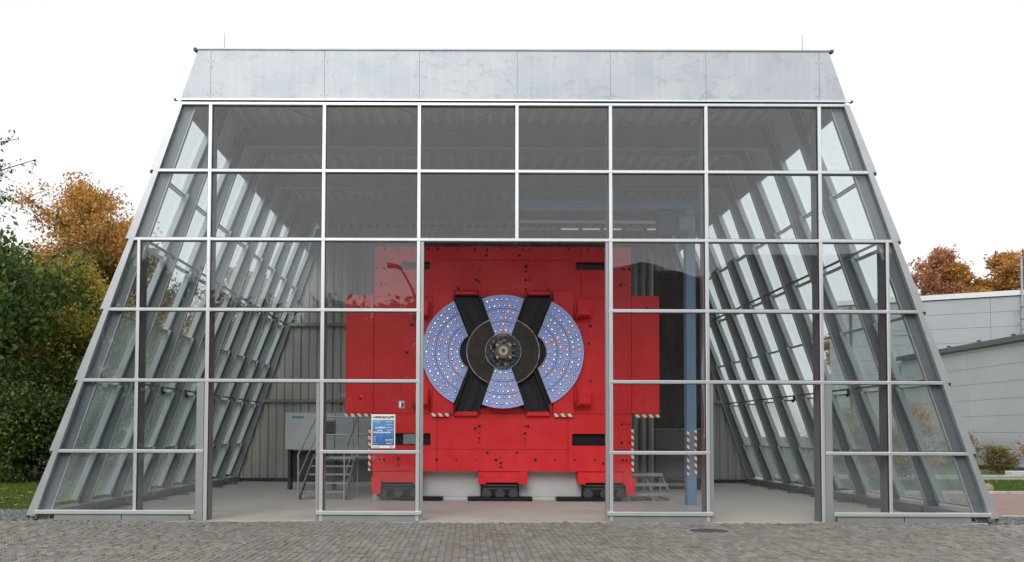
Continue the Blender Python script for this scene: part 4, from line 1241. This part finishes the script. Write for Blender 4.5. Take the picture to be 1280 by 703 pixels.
# sparse tree whose twigs reach into the upper left corner
def overhang():
    mb = MB(); cl = []; rg = random.Random(9)
    mb.tube([(-5.6, 0, 0), (-5.5, 0, 4), (-5.2, .1, 7.6), (-4.6, .1, 9.6)], .16, 8, .05)
    for (z0, x1, z1) in ((7.0, 1.05, 9.25), (7.6, .35, 9.9), (7.2, .15, 8.9), (6.6, .25, 8.2), (8.0, -1.0, 10.6), (6.0, -.6, 7.4), (5, -1.2, 6.2), (6.8, -1.4, 9.3)):
        p = [Vector((-5.25, .05, z0))]; 
        for i in range(1, 6): p.append(Vector((-5.25 + (x1 + 5.25)*i/5, rg.gauss(0, .12), z0 + (z1 - z0) * (i/5)**.7 + rg.gauss(0, .06))))
        mb.tube(p, .05, 6, .008)
        for i in range(26):
            f = rg.uniform(.35, 1.0) * 5; j = min(int(f), 4); q = p[j].lerp(p[j+1], f - j)
            e_ = q + Vector((rg.uniform(-.1, .35), rg.gauss(0, .2), rg.gauss(-.04, .14)))
            if e_.x > x1 + .1: e_.x = x1 + .05
            mb.tube([q, e_], .009, 4, .004); cl.append((e_.x, e_.y, e_.z, .10)); cl.append((*(q.lerp(e_, .5)), .10))
    return mb.mesh('trunk', MT['bark']), leaf_mesh('crown', np.array(cl), .9, 1900, .062, LF['dark_green'])
OV = overhang()
place_tree(OV, (-13.9, 8.0, 0), 0, 1.0, 'bare limbed tree whose leafy twigs reach into the upper left corner', 'trees and bushes left of the glass hall')
G2 = 'autumn trees behind the grey halls'
for (x, y, s_, rz, mt, lb_) in ((35.3, 54, (1, 1, 1.0), .4, None, 'sparse rust coloured tree just right of the sloping glass edge'),
    (40.6, 55, (1.35, 1.35, 1.0), 1.4, LF['orange'], 'orange tree above the white coping of the tall hall'),
    (44.0, 56.5, (1.45, 1.45, 1.03), 2.8, LF['orange'], 'broad orange tree at the right photo edge'),
    (50.5, 55, (1.2, 1.2, 1.0), 4.0, LF['rust'], 'reddish tree cut by the right photo edge'),
    (38.6, 56, (1.25, 1.25, .96), 5.0, LF['orange'], 'lower orange tree between the rust tree and the orange tree'),
    (31.5, 62, (.8, .8, .72), 3.0, LF['orange'], 'orange tree behind the right glass slope')):
    place_tree(T_rust, (x, y, 0), rz, s_, lb_, G2, crown_mat=mt)
T_shrub = tree_data(8, 1.5, 1.1, .05, 5200, .05, LF['olive'], .20, 14, 6, .03, .8, multi=4)
G3 = 'shrubs before the low hall'
for (x, y, s_, rz, mt, lb_) in ((23.1, 24.2, .78, 0, None, 'olive brown shrub before the grey wall beside the glass slope'),
    (24.9, 23.6, (1.1, 1.1, 1.0), 2, LF['rust'], 'reddish shrub at the right photo edge before the grey wall'),
    (24.5, 30, (1, 1, 1.1), 4, None, 'low olive shrub farther along the grey wall')):
    place_tree(T_shrub, (x, y, 0), rz, s_, lb_, G3, 'shrub', 'shrub', mt)
T_sap = tree_data(10, 3.4, 1.0, .2, 2600, .055, LF['yellow'], .22, 14, 5, .035, .8)
place_tree(T_sap, (13.7, 12.6, 0), .5, .9, 'slender yellow leaved sapling just behind the right glass slope', None, 'tree', 'sapling', LF['orange'])
place_tree(T_shrub, (13.6, 14.6, 0), .5, 1.3, 'olive shrub on the grass seen through the right glass side', None, 'shrub', 'shrub')
place_tree(T_bush, (16.5, 25.5, 0), .5, .7, 'green bush beyond the road seen through the right glass side', None, 'bush', 'bush', LF['yellow'])

# boulder and kerb stone
import bmesh
bm = bmesh.new(); bmesh.ops.create_icosphere(bm, subdivisions=3, radius=1)
rr = random.Random(8)
for v in bm.verts:
    n_ = 1 + .09*math.sin(v.co.x*3.1+1) + .07*math.sin(v.co.y*4+v.co.z*3) + rr.gauss(0, .012)
    v.co = Vector((v.co.x*.27*n_, v.co.y*.2*n_, max(v.co.z, -.6)*.165*n_))
me = bpy.data.meshes.new('boulder'); bm.to_mesh(me); bm.free(); me.materials.append(MT['rock']); me.shade_smooth()
o = bpy.data.objects.new('boulder', me); link(o); o.location = (14.45, 9.9, .07); tag(o, 'rounded brown boulder lying at the edge of the right lawn', 'boulder')
o = MB().box(22.0, 24.5, 21.4, 21.9, -.03, .18).build('stone_slab', MT['coping'], bevel=.02); tag(o, 'long white stone slab lying on the grass by the low hall', 'stone slab')

# ------------------------------------------------------------------ behind the viewer (seen mirrored in the glass)
G4 = 'trees across the forecourt'
ORD = ['first', 'second', 'third', 'fourth', 'fifth', 'sixth', 'seventh', 'eighth', 'ninth', 'tenth']
T_mir = tree_data(12, 9.2, 4.0, .03, 16000, .20, LF['green'], .65, 20, 8, .18, .85)
for i, (x, y, s_) in enumerate(((-34, -36, 1.15), (-29, -40, 1.3), (-24, -35, 1.25), (-19, -38, 1.4), (-14.5, -36, 1.12), (-10, -38, 1.13), (-5.5, -36, 1.07), (-1, -38, 1.10), (3, -36, 1.05), (6.5, -38, 1.08))):
    place_tree(T_mir, (x, y, 0), i * 1.7, (1.15, 1.15, s_), 'broad green tree across the forecourt, %s from the left of its row' % ORD[i], G4)
rb = empty('brown_hall', (0, 0, 0), 'long dark brown hall across the forecourt, mirrored in the right panes', 'building')
rbw = MB()
def wall_seg(p, q, z, name):
    p = Vector((*p, 0)); q = Vector((*q, 0)); d = (q-p).normalized(); n_ = Vector((-d.y, d.x, 0))
    MB().quadset([(*v.xy, zz) for zz in (0,) for v in (p, q, q-n_*8, p-n_*8)] + [(p.x, p.y, z[0]), (q.x, q.y, z[1]), ((q-n_*8).x, (q-n_*8).y, z[1]), ((p-n_*8).x, (p-n_*8).y, z[0])],
                 [(0,3,2,1),(4,5,6,7),(0,1,5,4),(1,2,6,5),(2,3,7,6),(3,0,4,7)]).build(name, MT['brown_wall'], rb, fix=True)
    MB().quadset([(p.x, p.y, z[0]), (q.x, q.y, z[1]), (*(q+n_*.3).xy, z[1]), (*(p+n_*.3).xy, z[0]),
                  (p.x, p.y, z[0]+.25), (q.x, q.y, z[1]+.25), (*(q+n_*.3).xy, z[1]+.25), (*(p+n_*.3).xy, z[0]+.25)],
                 [(0,3,2,1),(4,5,6,7),(0,1,5,4),(1,2,6,5),(2,3,7,6),(3,0,4,7)]).build('roof_edge', MT['coping'], rb, fix=True)
    L = (q-p).length; x = 2.0
    while x < L - 3:
        for zz in (1.0, 5.0):
            a = p + d*x + n_*.05; b = p + d*(x+2.2) + n_*.05
            w_ = MB().quadset([(*v.xy, z_) for z_ in (zz, zz+1.8) for v in (a, b, b-n_*.12, a-n_*.12)], [(0,3,2,1),(4,5,6,7),(0,1,5,4),(1,2,6,5),(2,3,7,6),(3,0,4,7)]).build('window', MT['window_dark'], rb, fix=True)
        x += 4.4
wall_seg((44, -44), (15, -44), (12.6, 12.2), 'wall')
wall_seg((14.8, -44), (7.5, -50), (12.1, 11.6), 'wall')
# street lamp
sl = empty('street_lamp', (-2.72, -22.5, 0), 'tall curved street lamp across the forecourt, mirrored in the glass beside the red machine', 'street lamp')
pth = [(0, 0, 0), (0, 0, 4.5), (-.04, 0, 5.6), (-.16, 0, 6.5), (-.36, 0, 7.3), (-.60, 0, 7.95), (-.86, 0, 8.5), (-1.12, 0, 8.9)]
MB().tube(pth, .085, 10, .04).build('pole', MT['gutter'], sl, smooth=True)
hx, hz_ = pth[-1][0], pth[-1][2]
hd_ = MB().tube([(hx + .05, 0, hz_ - .05), (hx - .1, 0, hz_ + .06), (hx - .32, 0, hz_ + .13), (hx - .52, 0, hz_ + .12)], .07, 10, .13).build('lamp_head', MT['gutter'], sl, smooth=True)
